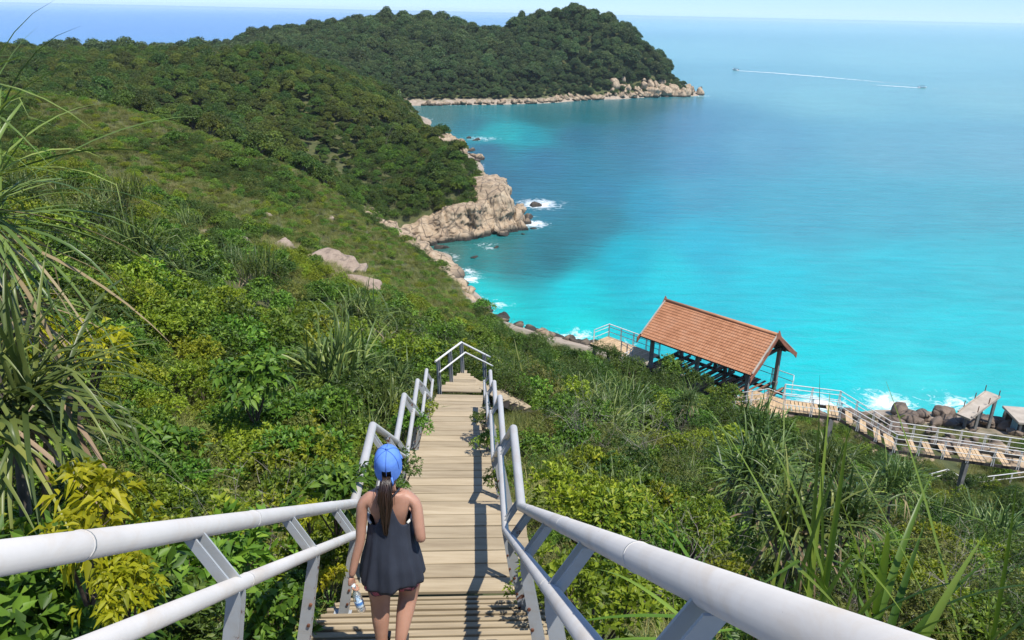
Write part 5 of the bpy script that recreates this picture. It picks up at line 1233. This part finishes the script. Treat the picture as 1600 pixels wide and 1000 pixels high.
# shore below the left slope, pale shelves then dark rocks
along([(-8.3, 98.6), (-7, 96), (-5, 91.5), (-2.6, 86), (0.5, 82.2), (4.5, 79.2), (8, 77)], 30, .5, .8, 1.7, 'pale', 'pale shelf rock on the shore below the left slope', 'pale shelf rocks below the left slope', -.05, (-1.2, -1.2), .6)
along([(7, 77.6), (10.5, 75), (14, 72.6)], 14, .5, .7, 1.35, 'dark', 'dark brown boulder on the shore left of the shelter', 'dark boulders left of the shelter', 0, (-.8, -1.2), .8)
# broken brown rocks and pale rubble at the right
along([(22, 62), (26.5, 60), (30, 61.2), (34, 62), (38.5, 61.4), (43, 60)], 80, 1.1, .45, 1.3, 'dark', 'broken brown rock on the shore behind the boardwalk', 'brown shore rocks behind the boardwalk', .35, (0, -4.5), .8)
along([(28, 54.5), (33, 54), (37, 52), (42, 51.5)], 48, 1.4, .4, 1.1, 'dark', 'brown rubble block in front of the shore ramp', 'brown rubble in front of the ramp', .35, (0, -3), .8)
along([(34.5, 52), (37.5, 50.5), (41, 51), (44, 50)], 22, 1.1, .8, 1.8, 'pale', 'pale rubble block below the small hut', 'pale rubble below the hut', .2, (0, -2), .9)
along([(22.5, 53), (25, 51.5), (27, 49.5), (30, 48.5)], 12, .9, .7, 1.5, 'pale', 'flat pale rock in the sand under the boardwalk', 'flat pale rocks under the boardwalk', -.1, (0, 1.5), .45)
# ------------------------------------------------------------------ boats
M['hull'] = pmat('white_hull', [(.3, (.7, .7, .7)), (.7, (.8, .8, .8))], 3, .35, 0)
M['boatdark'] = pmat('dark_boat_fittings', [(.3, (.03, .04, .06)), (.7, (.06, .07, .09))], 3, .4, 0)
def boat(label, u, v, ang, s):
    p = at_z(u, v, 0); t = thing('speedboat', label, 'boat', (p.x, p.y, 0), ang)
    secs = []; bm = bmesh.new()
    for x, wd, zt, zb in ((-2.6, .95, .75, -.1), (-1, 1.05, .8, -.2), (.8, 1.0, .9, -.15), (2.0, .65, 1.02, .1), (2.9, .05, 1.15, .55)):
        secs.append([bm.verts.new((x * s, y * s, z * s)) for y, z in ((-wd, zt), (-wd * .8, zb + .25), (0, zb), (wd * .8, zb + .25), (wd, zt))])
    for a, c in zip(secs, secs[1:]):
        for k in range(4): bm.faces.new((a[k], c[k], c[k + 1], a[k + 1]))
        bm.faces.new((a[0], a[4], c[4], c[0]))
    bm.faces.new(secs[0]); bmesh.ops.recalc_face_normals(bm, faces=bm.faces); obj_bm('hull', bm, M['hull'], t)
    bm = bmesh.new(); add_box(bm, (-.2 * s, 0, 1.9 * s), (2.6 * s, 1.7 * s, .08 * s)); obj_bm('canopy', bm, M['boatdark'], t)
    for a in (-1.3, .9):
        for c in (-.75, .75):
            bm = bmesh.new(); add_tube(bm, [(a * s, c * s, .75 * s), (a * s, c * s, 1.9 * s)], .05 * s, 6); obj_bm('canopy_pole', bm, M['boatdark'], t)
    bm = bmesh.new(); add_box(bm, (.9 * s, 0, 1.1 * s), (.1 * s, 1.5 * s, .5 * s), Euler((0, -.4, 0))); obj_bm('windscreen', bm, M['boatdark'], t)
    bm = bmesh.new(); add_box(bm, (-2.85 * s, 0, .75 * s), (.4 * s, .45 * s, .9 * s), None, .05); obj_bm('outboard_motor', bm, M['boatdark'], t)
    return p
mw, nt, b = newmat('wake_foam'); pw = coords(nt, (1, 1, 1), 'World'); aw = N(nt, 'ShaderNodeAttribute', attribute_name='dens')
fo = ramp(nt, [(.42, (0, 0, 0)), (.6, (1, 1, 1))], math_n(nt, 'ADD', math_n(nt, 'MULTIPLY', noise(nt, pw, .5, 5, .7), .6), math_n(nt, 'MULTIPLY', aw.outputs[2], .55))).outputs[0]
b.inputs['Base Color'].default_value = (.8, .84, .86, 1); b.inputs['Roughness'].default_value = .8
nt.links.new(math_n(nt, 'MULTIPLY', fo, math_n(nt, 'MULTIPLY', aw.outputs[2], 2.5, True)), b.inputs['Alpha'])
def wake(label, pts, w0, w1, d0, d1):
    P = [at_z(u, v, .06) for u, v in pts]; V = []; D = []; n_ = 60
    for k in range(n_ + 1):
        t_ = k / n_ * (len(P) - 1); i = min(int(t_), len(P) - 2); p = P[i].lerp(P[i + 1], t_ - i); dd = (P[i + 1] - P[i]).normalized(); sd = Vector((-dd.y, dd.x, 0)); w_ = w0 + (w1 - w0) * k / n_
        for e in (-1, 0, 1): V.append(p + sd * e * w_); D.append((d0 + (d1 - d0) * k / n_) * (1 if e == 0 else .15))
    Q = [[k * 3 + e, k * 3 + e + 1, k * 3 + e + 4, k * 3 + e + 3] for k in range(n_) for e in (0, 1)]
    me = mesh_np('boat_wake', np.array(V), np.array(Q), [mw]); a = me.attributes.new('dens', 'FLOAT', 'POINT'); a.data.foreach_set('value', np.array(D, np.float32)); tag(meshobj('boat_wake', me), label, None, None, 'stuff')
def heading(u0, v0, u1, v1): a, c = at_z(u0, v0, 0), at_z(u1, v1, 0); return math.atan2(c.y - a.y, c.x - a.x)
boat('small speedboat at the left end of the long white wake', 1149, 110, heading(1200, 114, 1149, 110), .85)
wake('long white wake trailing right behind the left speedboat', [(1151, 110.3), (1210, 114), (1290, 120.5), (1420, 132)], 1.2, 5.5, 1.0, .28)
boat('small speedboat at the right end of the white wake', 1441, 137.5, heading(1380, 134, 1441, 137.5), .7)
wake('short white wake behind the right speedboat', [(1438, 137.3), (1395, 134.5), (1340, 131)], 1.2, 4.5, 1.0, .15)
wake('old faint wake line curving away to the right', [(1455, 138), (1520, 143), (1600, 150), (1680, 158)], 2, 6, .32, .2)
# ------------------------------------------------------------------ the woman walking down
def skin_mesh(name, nodes, edges, root, sub=2):
    """nodes {key: (pos, radius)}; a skinned, subdivided surface as a plain mesh."""
    keys = list(nodes); me = bpy.data.meshes.new(name + '_rig')
    me.from_pydata([nodes[k][0] for k in keys], [(keys.index(a), keys.index(b_)) for a, b_ in edges], [])
    o = bpy.data.objects.new(name + '_rig', me); COL.objects.link(o)
    o.modifiers.new('skin', 'SKIN'); sv = me.skin_vertices[0].data
    for i, k in enumerate(keys):
        r = nodes[k][1]; r = r if isinstance(r, tuple) else (r, r); sv[i].radius = r; sv[i].use_root = (k == root)
    sb = o.modifiers.new('sub', 'SUBSURF'); sb.levels = sub; sb.render_levels = sub
    bpy.context.view_layer.update(); dg = bpy.context.evaluated_depsgraph_get(); out = bpy.data.meshes.new_from_object(o.evaluated_get(dg))
    bpy.data.objects.remove(o); bpy.data.meshes.remove(me); return out
nodes = {'pel': ((0, .0, .80), .10), 'wai': ((0, .01, .95), .088), 'che': ((0, .015, 1.09), .1), 'up': ((0, .005, 1.19), .092), 'nb': ((0, .0, 1.285), .052), 'nk': ((0, .012, 1.34), .045), 'hd': ((0, .02, 1.40), .05),
         'sl': ((-.118, 0, 1.225), .056), 'dl': ((-.165, -.005, 1.20), .047), 'ul': ((-.176, -.02, 1.08), .040), 'el': ((-.188, -.04, .94), .033), 'fl': ((-.222, -.055, .82), .031), 'wl': ((-.255, -.075, .685), .0225),
         'sr': ((.118, 0, 1.225), .056), 'dr': ((.165, -.01, 1.20), .047), 'ur': ((.182, -.05, 1.08), .041), 'er': ((.20, -.085, .97), .034), 'fr': ((.19, .01, .955), .031), 'wr': ((.15, .13, .97), .0225),
         'hl': ((-.08, 0, .76), .092), 'tl': ((-.094, .01, .60), .104), 'kl': ((-.09, .02, .43), .07), 'cl': ((-.09, -.01, .31), .068), 'al': ((-.088, -.03, .08), .036), 'pl': ((-.09, .07, .03), .034), 'ol': ((-.095, .15, .02), .022),
         'hr': ((.08, 0, .76), .092), 'tr': ((.102, .05, .60), .104), 'kr': ((.10, .10, .44), .07), 'cr': ((.075, .03, .33), .068), 'ar': ((.04, -.09, .14), .036), 'pr': ((.045, -.02, .06), .034), 'or': ((.05, .05, .03), .022)}
edges = [('pel', 'wai'), ('wai', 'che'), ('che', 'up'), ('up', 'nb'), ('nb', 'nk'), ('nk', 'hd'), ('up', 'sl'), ('sl', 'dl'), ('dl', 'ul'), ('ul', 'el'), ('el', 'fl'), ('fl', 'wl'), ('up', 'sr'), ('sr', 'dr'), ('dr', 'ur'), ('ur', 'er'), ('er', 'fr'), ('fr', 'wr'),
         ('pel', 'hl'), ('hl', 'tl'), ('tl', 'kl'), ('kl', 'cl'), ('cl', 'al'), ('al', 'pl'), ('pl', 'ol'), ('pel', 'hr'), ('hr', 'tr'), ('tr', 'kr'), ('kr', 'cr'), ('cr', 'ar'), ('ar', 'pr'), ('pr', 'or')]
body_me = skin_mesh('body', nodes, edges, 'pel')
bm = bmesh.new(); bm.from_mesh(body_me)
for v in bm.verts:                                   # torso broader than deep, slight spine groove and shoulder blades
    wt = max(0, min(1, (.165 - abs(v.co.x)) / .07)) * max(0, min(1, (v.co.z - .72) / .06)) * max(0, min(1, (1.28 - v.co.z) / .06)); wt = wt * wt * (3 - 2 * wt)
    if wt > 0:
        v.co.x *= 1 + .10 * wt; v.co.y = .01 + (v.co.y - .01) * (1 - .14 * wt)
        if v.co.y < 0 and .8 < v.co.z < 1.25 and abs(v.co.x) < .12:
            v.co.y += .008 * math.exp(-(v.co.x / .022) ** 2); v.co.y -= .008 * math.exp(-((abs(v.co.x) - .075) / .035) ** 2 - ((v.co.z - 1.16) / .05) ** 2)
def join(bm, me, M4):
    n0 = len(bm.verts); bm.from_mesh(me); bm.verts.ensure_lookup_table(); bmesh.ops.transform(bm, matrix=M4, verts=bm.verts[n0:])
# head: skull, jaw, nose, ears
hb = bmesh.new(); bmesh.ops.create_icosphere(hb, subdivisions=4, radius=1.0)
for v in hb.verts:
    x, y, z = v.co; wd = .069 * (1 - .28 * max(0, -z) ** 1.4); dp = .088; hh = .108
    q = Vector((x * wd, y * dp + (.008 if z < 0 else 0), z * hh))
    if y > .3: q.y += .016 * math.exp(-(x / .16) ** 2 - ((z + .12) / .2) ** 2); q.y -= .006 * math.exp(-((abs(x) - .36) / .16) ** 2 - ((z - .1) / .14) ** 2); q.y += .005 * math.exp(-(x / .3) ** 2 - ((z + .48) / .1) ** 2)
    e = math.exp(-((z + .02) / .22) ** 2 - (y / .17) ** 2)
    if abs(x) > .6: q.x += math.copysign(.014 * e, x)
    v.co = q
hm = bpy.data.meshes.new('head'); hb.to_mesh(hm); hb.free()
join(bm, hm, Matrix.Translation((0, .03, 1.455)) @ Euler((-.18, 0, 0)).to_matrix().to_4x4())
# hands
def hand(wrist, dirv, palm_n, curl, side):
    w_ = Vector(wrist); d = Vector(dirv).normalized(); n_ = Vector(palm_n); n_ = (n_ - d * n_.dot(d)).normalized(); s_ = d.cross(n_) * side
    nd = {'w': (w_, (.021, .015)), 'p': (w_ + d * .035, (.03, .014)), 'q': (w_ + d * .072, (.033, .013))}; ed = [('w', 'p'), ('p', 'q')]
    meshes = [skin_mesh('palm', nd, ed, 'w', 2)]
    for k, (o, L) in enumerate(((-.026, .066), (-.009, .075), (.009, .07), (.025, .055))):
        p = w_ + d * .07 + s_ * o; dd = d.copy(); nn = {'a': (p, .0085)}; prev = 'a'; ee = []
        for j, f in enumerate((.42, .33, .25)):
            dd = (dd * math.cos(curl[j]) + n_ * math.sin(curl[j])).normalized(); nloc = dd.cross(s_) * side; p = p + dd * L * f; nn['b%d' % j] = (p, (.0082, .0076, .0068)[j]); ee.append((prev, 'b%d' % j)); prev = 'b%d' % j
            n_2 = n_ - dd * n_.dot(dd); n_k = n_2.normalized() if n_2.length > 1e-3 else -d
            if j < 2: n_save = n_k
            dd = dd; 
        meshes.append(skin_mesh('finger', nn, ee, 'a', 1))
    p = w_ + d * .02 - s_ * .024; t1 = p + d * .028 - s_ * .016 + n_ * .012; t2 = t1 + d * .024 + n_ * .014 + s_ * .004; t3 = t2 + d * .016 + n_ * .01 + s_ * .008
    meshes.append(skin_mesh('thumb', {'a': (p, .011), 'b': (t1, .0095), 'c': (t2, .0085), 'd': (t3, .007)}, [('a', 'b'), ('b', 'c'), ('c', 'd')], 'a', 1))
    return meshes
for me_ in hand(nodes['wl'][0], (-.06, .05, -1), (.8, .3, 0), (.55, .75, .6), 1): join(bm, me_, Matrix())
for me_ in hand(nodes['wr'][0], (-.35, .85, .15), (-.7, -.2, .1), (.35, .45, .35), -1): join(bm, me_, Matrix())
for f in bm.faces: f.smooth = True
m, nt, b = newmat('skin'); pk_ = coords(nt); n1 = noise(nt, pk_, 9, 5, .6)
nt.links.new(ramp(nt, [(.3, (.40, .205, .135)), (.7, (.50, .275, .19))], n1).outputs[0], b.inputs['Base Color']); b.inputs['Roughness'].default_value = .5
b.inputs['Subsurface Weight'].default_value = .12; b.inputs['Subsurface Radius'].default_value = (.02, .008, .004); M['skin'] = m
WY = 4.22; woman = thing('person', 'woman in a blue cap and dark loose top walking down the stairs', 'person', (0, 0, 0))
WZ = deck_z(WY) - .015; WX = (617 - 800) / FPX * 5.06
obj_bm('body', bm, M['skin'], woman, True)
# eyes and mouth
bm = bmesh.new()
for s in (-1, 1):
    r = bmesh.ops.create_icosphere(bm, subdivisions=2, radius=.011); bmesh.ops.translate(bm, verts=r['verts'], vec=(s * .027, .103, 1.452))
obj_bm('eyes', bm, pmat('eye', [(.3, (.03, .02, .015)), (.7, (.05, .03, .02))], 3, .2, 0), woman, True)
bm = bmesh.new(); add_tube(bm, [(-.02, .104, 1.405), (0, .110, 1.403), (.02, .104, 1.405)], [.003, .006, .003], 8); obj_bm('mouth', bm, pmat('lips', [(.3, (.35, .1, .09)), (.7, (.4, .13, .11))], 3, .4, 0), woman, True)
# hair: nape hair under the cap, ponytail of many strands
m, nt, b = newmat('dark_brown_hair'); g_ = nt.nodes.new('ShaderNodeNewGeometry')
nt.links.new(ramp(nt, [(0, (.011, .006, .004)), (1, (.04, .02, .013))], g_.outputs['Random Per Island']).outputs[0], b.inputs['Base Color']); b.inputs['Roughness'].default_value = .38; M['hair'] = m
bm = bmesh.new(); hr = random.Random(9)
r = bmesh.ops.create_icosphere(bm, subdivisions=3, radius=1.0)
for v in r['verts']:
    x, y, z = v.co; v.co = Vector((x * .067, .02 + y * .082, 1.447 + z * .085))
    if v.co.y > .05: v.co.y = .05
    if v.co.z < 1.40: v.co.z = 1.40 + (v.co.z - 1.40) * .5
for k in range(70):
    a = hr.uniform(0, 6.28); q = math.sqrt(hr.random()); ox, oy = math.cos(a) * q, math.sin(a) * q; L = hr.uniform(.8, 1.05)
    pts = []
    for j, (px, py, pz, w_) in enumerate(((0, -.07, 1.425, .016), (-.003, -.112, 1.405, .022), (-.006, -.128, 1.35, .032), (-.010, -.132, 1.27, .036), (-.014, -.128, 1.18, .030), (-.016, -.122, 1.10, .018), (-.018, -.118, 1.045, .008))):
        f = j / 6; pts.append((px + ox * w_ * 1.15 + hr.gauss(0, .0045), py + oy * w_ * .6, 1.425 + (pz - 1.425) * L))
    add_tube(bm, pts, [.005, .006, .007, .007, .006, .0045, .0015], 5, False)
for k in range(26):
    x0 = hr.uniform(-.06, .05); add_tube(bm, [(x0, -.05, 1.40), (x0 * 1.1 - .01, -.075, 1.33), (x0 * 1.3 - .02, -.1, 1.25 + hr.uniform(-.03, .03))], [.0022, .002, .001], 4, False)
obj_bm('hair', bm, M['hair'], woman, True)
# cap
M['cap'] = pmat('blue_cap_cloth', [(.3, (.1, .23, .66)), (.7, (.13, .28, .74))], 30, .75, .12, .002)
bm = bmesh.new(); n_ph, n_z = 36, 12; rows = []
for i in range(n_z + 1):
    t_ = i / n_z * math.pi / 2; row = []
    for j in range(n_ph):
        a = 2 * math.pi * j / n_ph; seam = 1 + .006 * abs(math.cos(3 * a))
        z = math.sin(t_) * .112; rad = math.cos(t_) ** .75
        low = 0
        if i <= 3: low = (-.04 + .03 * math.sin(a)) * (1 - i / 4)      # lower at the back
        row.append(bm.verts.new((math.cos(a) * .086 * rad * seam, .02 + math.sin(a) * .106 * rad * seam, 1.472 + z + low)))
    rows.append(row)
for i in range(n_z):
    for j in range(n_ph):
        a = 2 * math.pi * (j + .5) / n_ph
        if i < 3 and abs(a - 1.5 * math.pi) < .42 and i > 0: continue   # gap above the strap at the back
        bm.faces.new((rows[i][j], rows[i][(j + 1) % n_ph], rows[i + 1][(j + 1) % n_ph], rows[i + 1][j]))
r = bmesh.ops.create_icosphere(bm, subdivisions=2, radius=.009); bmesh.ops.translate(bm, verts=r['verts'], vec=(0, .026, 1.592))
bmesh.ops.rotate(bm, verts=bm.verts, cent=(0, .02, 1.472), matrix=Matrix.Rotation(.30, 3, 'X')); bmesh.ops.translate(bm, verts=bm.verts, vec=(0, -.006, .008))
capo = obj_bm('cap', bm, M['cap'], woman, True)
bm = bmesh.new(); CRM = Matrix.Translation((0, .02, 1.472)) @ Matrix.Rotation(.30, 4, 'X') @ Matrix.Translation((0, -.02, -1.472)); CRM = Matrix.Translation((0, -.006, .008)) @ CRM
for q in range(6):
    a = 2 * math.pi * (q + .5) / 6; pts = []
    for i in range(2, n_z + 1):
        t_ = i / n_z * math.pi / 2; rad = math.cos(t_) ** .75 * 1.012
        pts.append(CRM @ Vector((math.cos(a) * .086 * rad, .02 + math.sin(a) * .106 * rad, 1.472 + math.sin(t_) * .113 + ((-.04 + .03 * math.sin(a)) * (1 - i / 4) if i <= 3 else 0))))
    add_tube(bm, pts, .0022, 5, False)
obj_bm('seam', bm, pmat('cap_seam', [(.3, (.05, .13, .45)), (.7, (.07, .17, .55))], 30, .8, 0), capo, True)
bm = bmesh.new(); top = []
for i in range(5):
    for j in range(13):
        a = math.pi * (.14 + .72 * j / 12); q = i / 4
        top.append(bm.verts.new((math.cos(a) * (.08 + .012 * q), .026 + math.sin(a) * (.098 + .075 * q), 1.478 - .012 * q - .018 * (math.cos(a) ** 2) * q)))
for i in range(4):
    for j in range(12): bm.faces.new((top[i * 13 + j], top[i * 13 + j + 1], top[(i + 1) * 13 + j + 1], top[(i + 1) * 13 + j]))
br = obj_bm('brim', bm, M['cap'], capo, True); sm_ = br.modifiers.new('thick', 'SOLIDIFY'); sm_.thickness = .004
bm = bmesh.new(); add_tube(bm, [(.03, -.078, 1.43), (.037, -.088, 1.40), (.036, -.084, 1.375)], [.006, .007, .004], 6); obj_bm('strap', bm, M['cap'], capo, True)
# loose racer-back top
m, nt, b = newmat('slate_cloth'); pc_ = coords(nt); n1 = noise(nt, pc_, 6, 5, .6); n2 = noise(nt, coords(nt, (14, 14, 2)), 3, 5, .6)
nt.links.new(ramp(nt, [(.3, (.018, .023, .037)), (.7, (.03, .038, .058))], n1).outputs[0], b.inputs['Base Color']); b.inputs['Roughness'].default_value = .85
bump(nt, b, n2, .35, .01); M['top'] = m
def prof_top(z):
    Z = [.58, .66, .76, .88, 1.0, 1.1, 1.18, 1.25, 1.30]; RX = [.212, .21, .195, .168, .148, .141, .136, .10, .055]; RY = [.178, .175, .165, .145, .124, .112, .104, .085, .062]
    return np.interp(z, Z, RX), np.interp(z, Z, RY)
bm = bmesh.new(); NP, NZ = 96, 30; rows = []
for j in range(NP):
    a = 2 * math.pi * j / NP; d_back = abs(((a - 1.5 * math.pi + math.pi) % (2 * math.pi)) - math.pi); d_fr = abs(((a - .5 * math.pi + math.pi) % (2 * math.pi)) - math.pi)
    zt = 1.075 + .205 * math.exp(-(d_back / .36) ** 2) + .13 * math.exp(-(d_fr / .75) ** 4); zb = .618 + .012 * math.sin(5 * a + 1) + .016 * math.cos(a); col = []
    for i in range(NZ + 1):
        z = zb + (zt - zb) * i / NZ; rx, ry = prof_top(z); fl = max(0, min(1, (1.1 - z) / .45))
        k = 1 + fl * (.045 * math.sin(11 * a + 1.3 * math.sin(2 * a)) + .03 * math.sin(17 * a + 2) + .02 * math.sin(7 * a + z * 9)) + .012 * math.sin(23 * z + 3 * a) * fl
        if i == 0: k *= .985
        col.append(bm.verts.new((math.cos(a) * rx * k, .012 + math.sin(a) * ry * k, z)))
    rows.append(col)
for j in range(NP):
    for i in range(NZ): bm.faces.new((rows[j][i], rows[(j + 1) % NP][i], rows[(j + 1) % NP][i + 1], rows[j][i + 1]))
to = obj_bm('top', bm, M['top'], woman, True); sm_ = to.modifiers.new('thick', 'SOLIDIFY'); sm_.thickness = .004
bm = bmesh.new()
for s in (-1, 1): add_tube(bm, [(s * .012, -.066, 1.265), (s * .045, -.05, 1.295), (s * .066, -.008, 1.30), (s * .06, .05, 1.265), (s * .045, .09, 1.20)], [.006, .006, .006, .006, .007], 6)
obj_bm('strap', bm, M['top'], to, True)
M['whitecloth'] = pmat('white_cloth', [(.3, (.6, .6, .55)), (.7, (.7, .7, .65))], 5, .8, 0)
for s in (-1, 1):
    bm = bmesh.new(); add_tube(bm, [(s * .115, -.058, 1.082), (s * .137, -.02, 1.088), (s * .14, .03, 1.09)], .009, 6); obj_bm('bikini_band', bm, M['whitecloth'], woman, True)
# shorts with a pink pattern
m, nt, b = newmat('patterned_shorts'); n1 = noise(nt, coords(nt), 26, 3, .6, 1.0)
nt.links.new(ramp(nt, [(.38, (.05, .03, .05)), (.5, (.42, .10, .16)), (.62, (.55, .33, .38)), (.72, (.2, .05, .1))], n1, 'CONSTANT').outputs[0], b.inputs['Base Color']); b.inputs['Roughness'].default_value = .85; M['shorts'] = m
bm = bmesh.new()
for s, tilt in ((-1, .0), (1, .04)):
    rows = []
    for i in range(9):
        z = .80 - .245 * i / 8; row = []
        for j in range(32):
            a = 2 * math.pi * j / 32; rd = .088 + .006 * i / 8 + (.005 * math.sin(6 * a + s) + .004 * math.sin(9 * a)) * i / 8
            row.append(bm.verts.new((s * (.08 + .008 * i / 8) + math.cos(a) * rd, tilt * i / 8 + math.sin(a) * rd * 1.02, z + .01 * math.cos(a * 2) * i / 8)))
        rows.append(row)
    for i in range(8):
        for j in range(32): bm.faces.new((rows[i][j], rows[i][(j + 1) % 32], rows[i + 1][(j + 1) % 32], rows[i + 1][j]))
so = obj_bm('shorts', bm, M['shorts'], woman, True); sm_ = so.modifiers.new('thick', 'SOLIDIFY'); sm_.thickness = .004
for s, (px, py, pz), rx in ((-1, (-.09, .06, .0), 0), (1, (.045, -.03, .03), .35)):
    bm = bmesh.new(); add_box(bm, (px, py, pz - .002), (.085, .24, .018), Euler((rx, 0, 0)), .006); add_tube(bm, [(px - .042, py + .03, pz + .01), (px, py + .05, pz + .06), (px + .042, py + .03, pz + .01)], .007, 6); obj_bm('sandal', bm, M['darktimber'], woman, True)
woman.location = (WX, WY, WZ); woman.rotation_euler = (0, 0, R(3))
# ------------------------------------------------------------------ the bottle in her hand
hw = Vector(nodes['wl'][0]); bt = thing('water_bottle', 'clear plastic water bottle with a blue and white label held by the woman', 'bottle', (0, 0, 0))
m, nt, b = newmat('clear_plastic'); b.inputs['Base Color'].default_value = (.86, .93, .96, 1); b.inputs['Roughness'].default_value = .08; b.inputs['Transmission Weight'].default_value = .8; b.inputs['IOR'].default_value = 1.3
def lathe(pr, seg=20):
    bm = bmesh.new(); rows = [[bm.verts.new((math.cos(2 * math.pi * j / seg) * r_, math.sin(2 * math.pi * j / seg) * r_, z)) for j in range(seg)] for r_, z in pr]
    for a, c in zip(rows, rows[1:]):
        for j in range(seg): bm.faces.new((a[j], a[(j + 1) % seg], c[(j + 1) % seg], c[j]))
    bm.faces.new(rows[0][::-1]); bm.faces.new(rows[-1]); return bm
BS = .92
obj_bm('bottle_body', lathe([(r_ * BS, z * BS) for r_, z in ((.012, .02), (.0125, -.005), (.02, -.03), (.03, -.055), (.031, -.075), (.0295, -.085), (.031, -.095), (.031, -.155), (.029, -.165), (.031, -.175), (.0305, -.2), (.024, -.208))]), m, bt, True)
m, nt, b = newmat('bottle_label'); sx_ = nt.nodes.new('ShaderNodeSeparateXYZ'); nt.links.new(coords(nt), sx_.inputs[0])
lz = math_n(nt, 'MULTIPLY', math_n(nt, 'ADD', sx_.outputs[2], .15), 16.0)
nl_ = noise(nt, coords(nt, (60, 60, 40)), 1.5, 2, .5, 1)
lab_ = ramp(nt, [(.0, (.5, .62, .68)), (.3, (.62, .72, .76)), (.5, (.1, .3, .62)), (.72, (.04, .16, .5)), (.85, (.35, .55, .75))], lz).outputs[0]
nt.links.new(mixc(nt, ramp(nt, [(.55, (0, 0, 0)), (.6, (.8, .8, .8))], nl_).outputs[0], lab_, (.7, .78, .82)), b.inputs['Base Color']); b.inputs['Roughness'].default_value = .35
obj_bm('label', lathe([(.0318 * BS, -.1 * BS), (.0322 * BS, -.102 * BS), (.0322 * BS, -.152 * BS), (.0318 * BS, -.154 * BS)]), m, bt, True)
obj_bm('cap', lathe([(.0135, .035), (.0135, .015)], 14), pmat('bottle_cap', [(.3, (.6, .7, .8)), (.7, (.7, .78, .85))], 5, .4, 0), bt, True)
hd_ = Vector((-.06, .05, -1)).normalized(); gp = hw + hd_ * .088 + Vector((.02, -.005, -.01))
bt.matrix_world =  woman.matrix_basis @ Matrix.Translation(gp) @ Euler((.05, -.2, 0)).to_matrix().to_4x4()

# ------------------------------------------------------------------ the air between here and the far island
bm = bmesh.new(); add_box(bm, (0, 4800, 20), (14000, 10200, 62))
hz = obj_bm('haze', bm, []); m = bpy.data.materials.new('haze'); m.use_nodes = True; nt = m.node_tree; nt.nodes.clear()
pvn = nt.nodes.new('ShaderNodeVolumePrincipled'); pvn.inputs['Color'].default_value = (.9, .97, 1, 1); pvn.inputs['Density'].default_value = .00011; pvn.inputs['Anisotropy'].default_value = 0.0
on = nt.nodes.new('ShaderNodeOutputMaterial'); nt.links.new(pvn.outputs[0], on.inputs['Volume']); hz.data.materials.append(m)
tag(hz, kind='stuff')
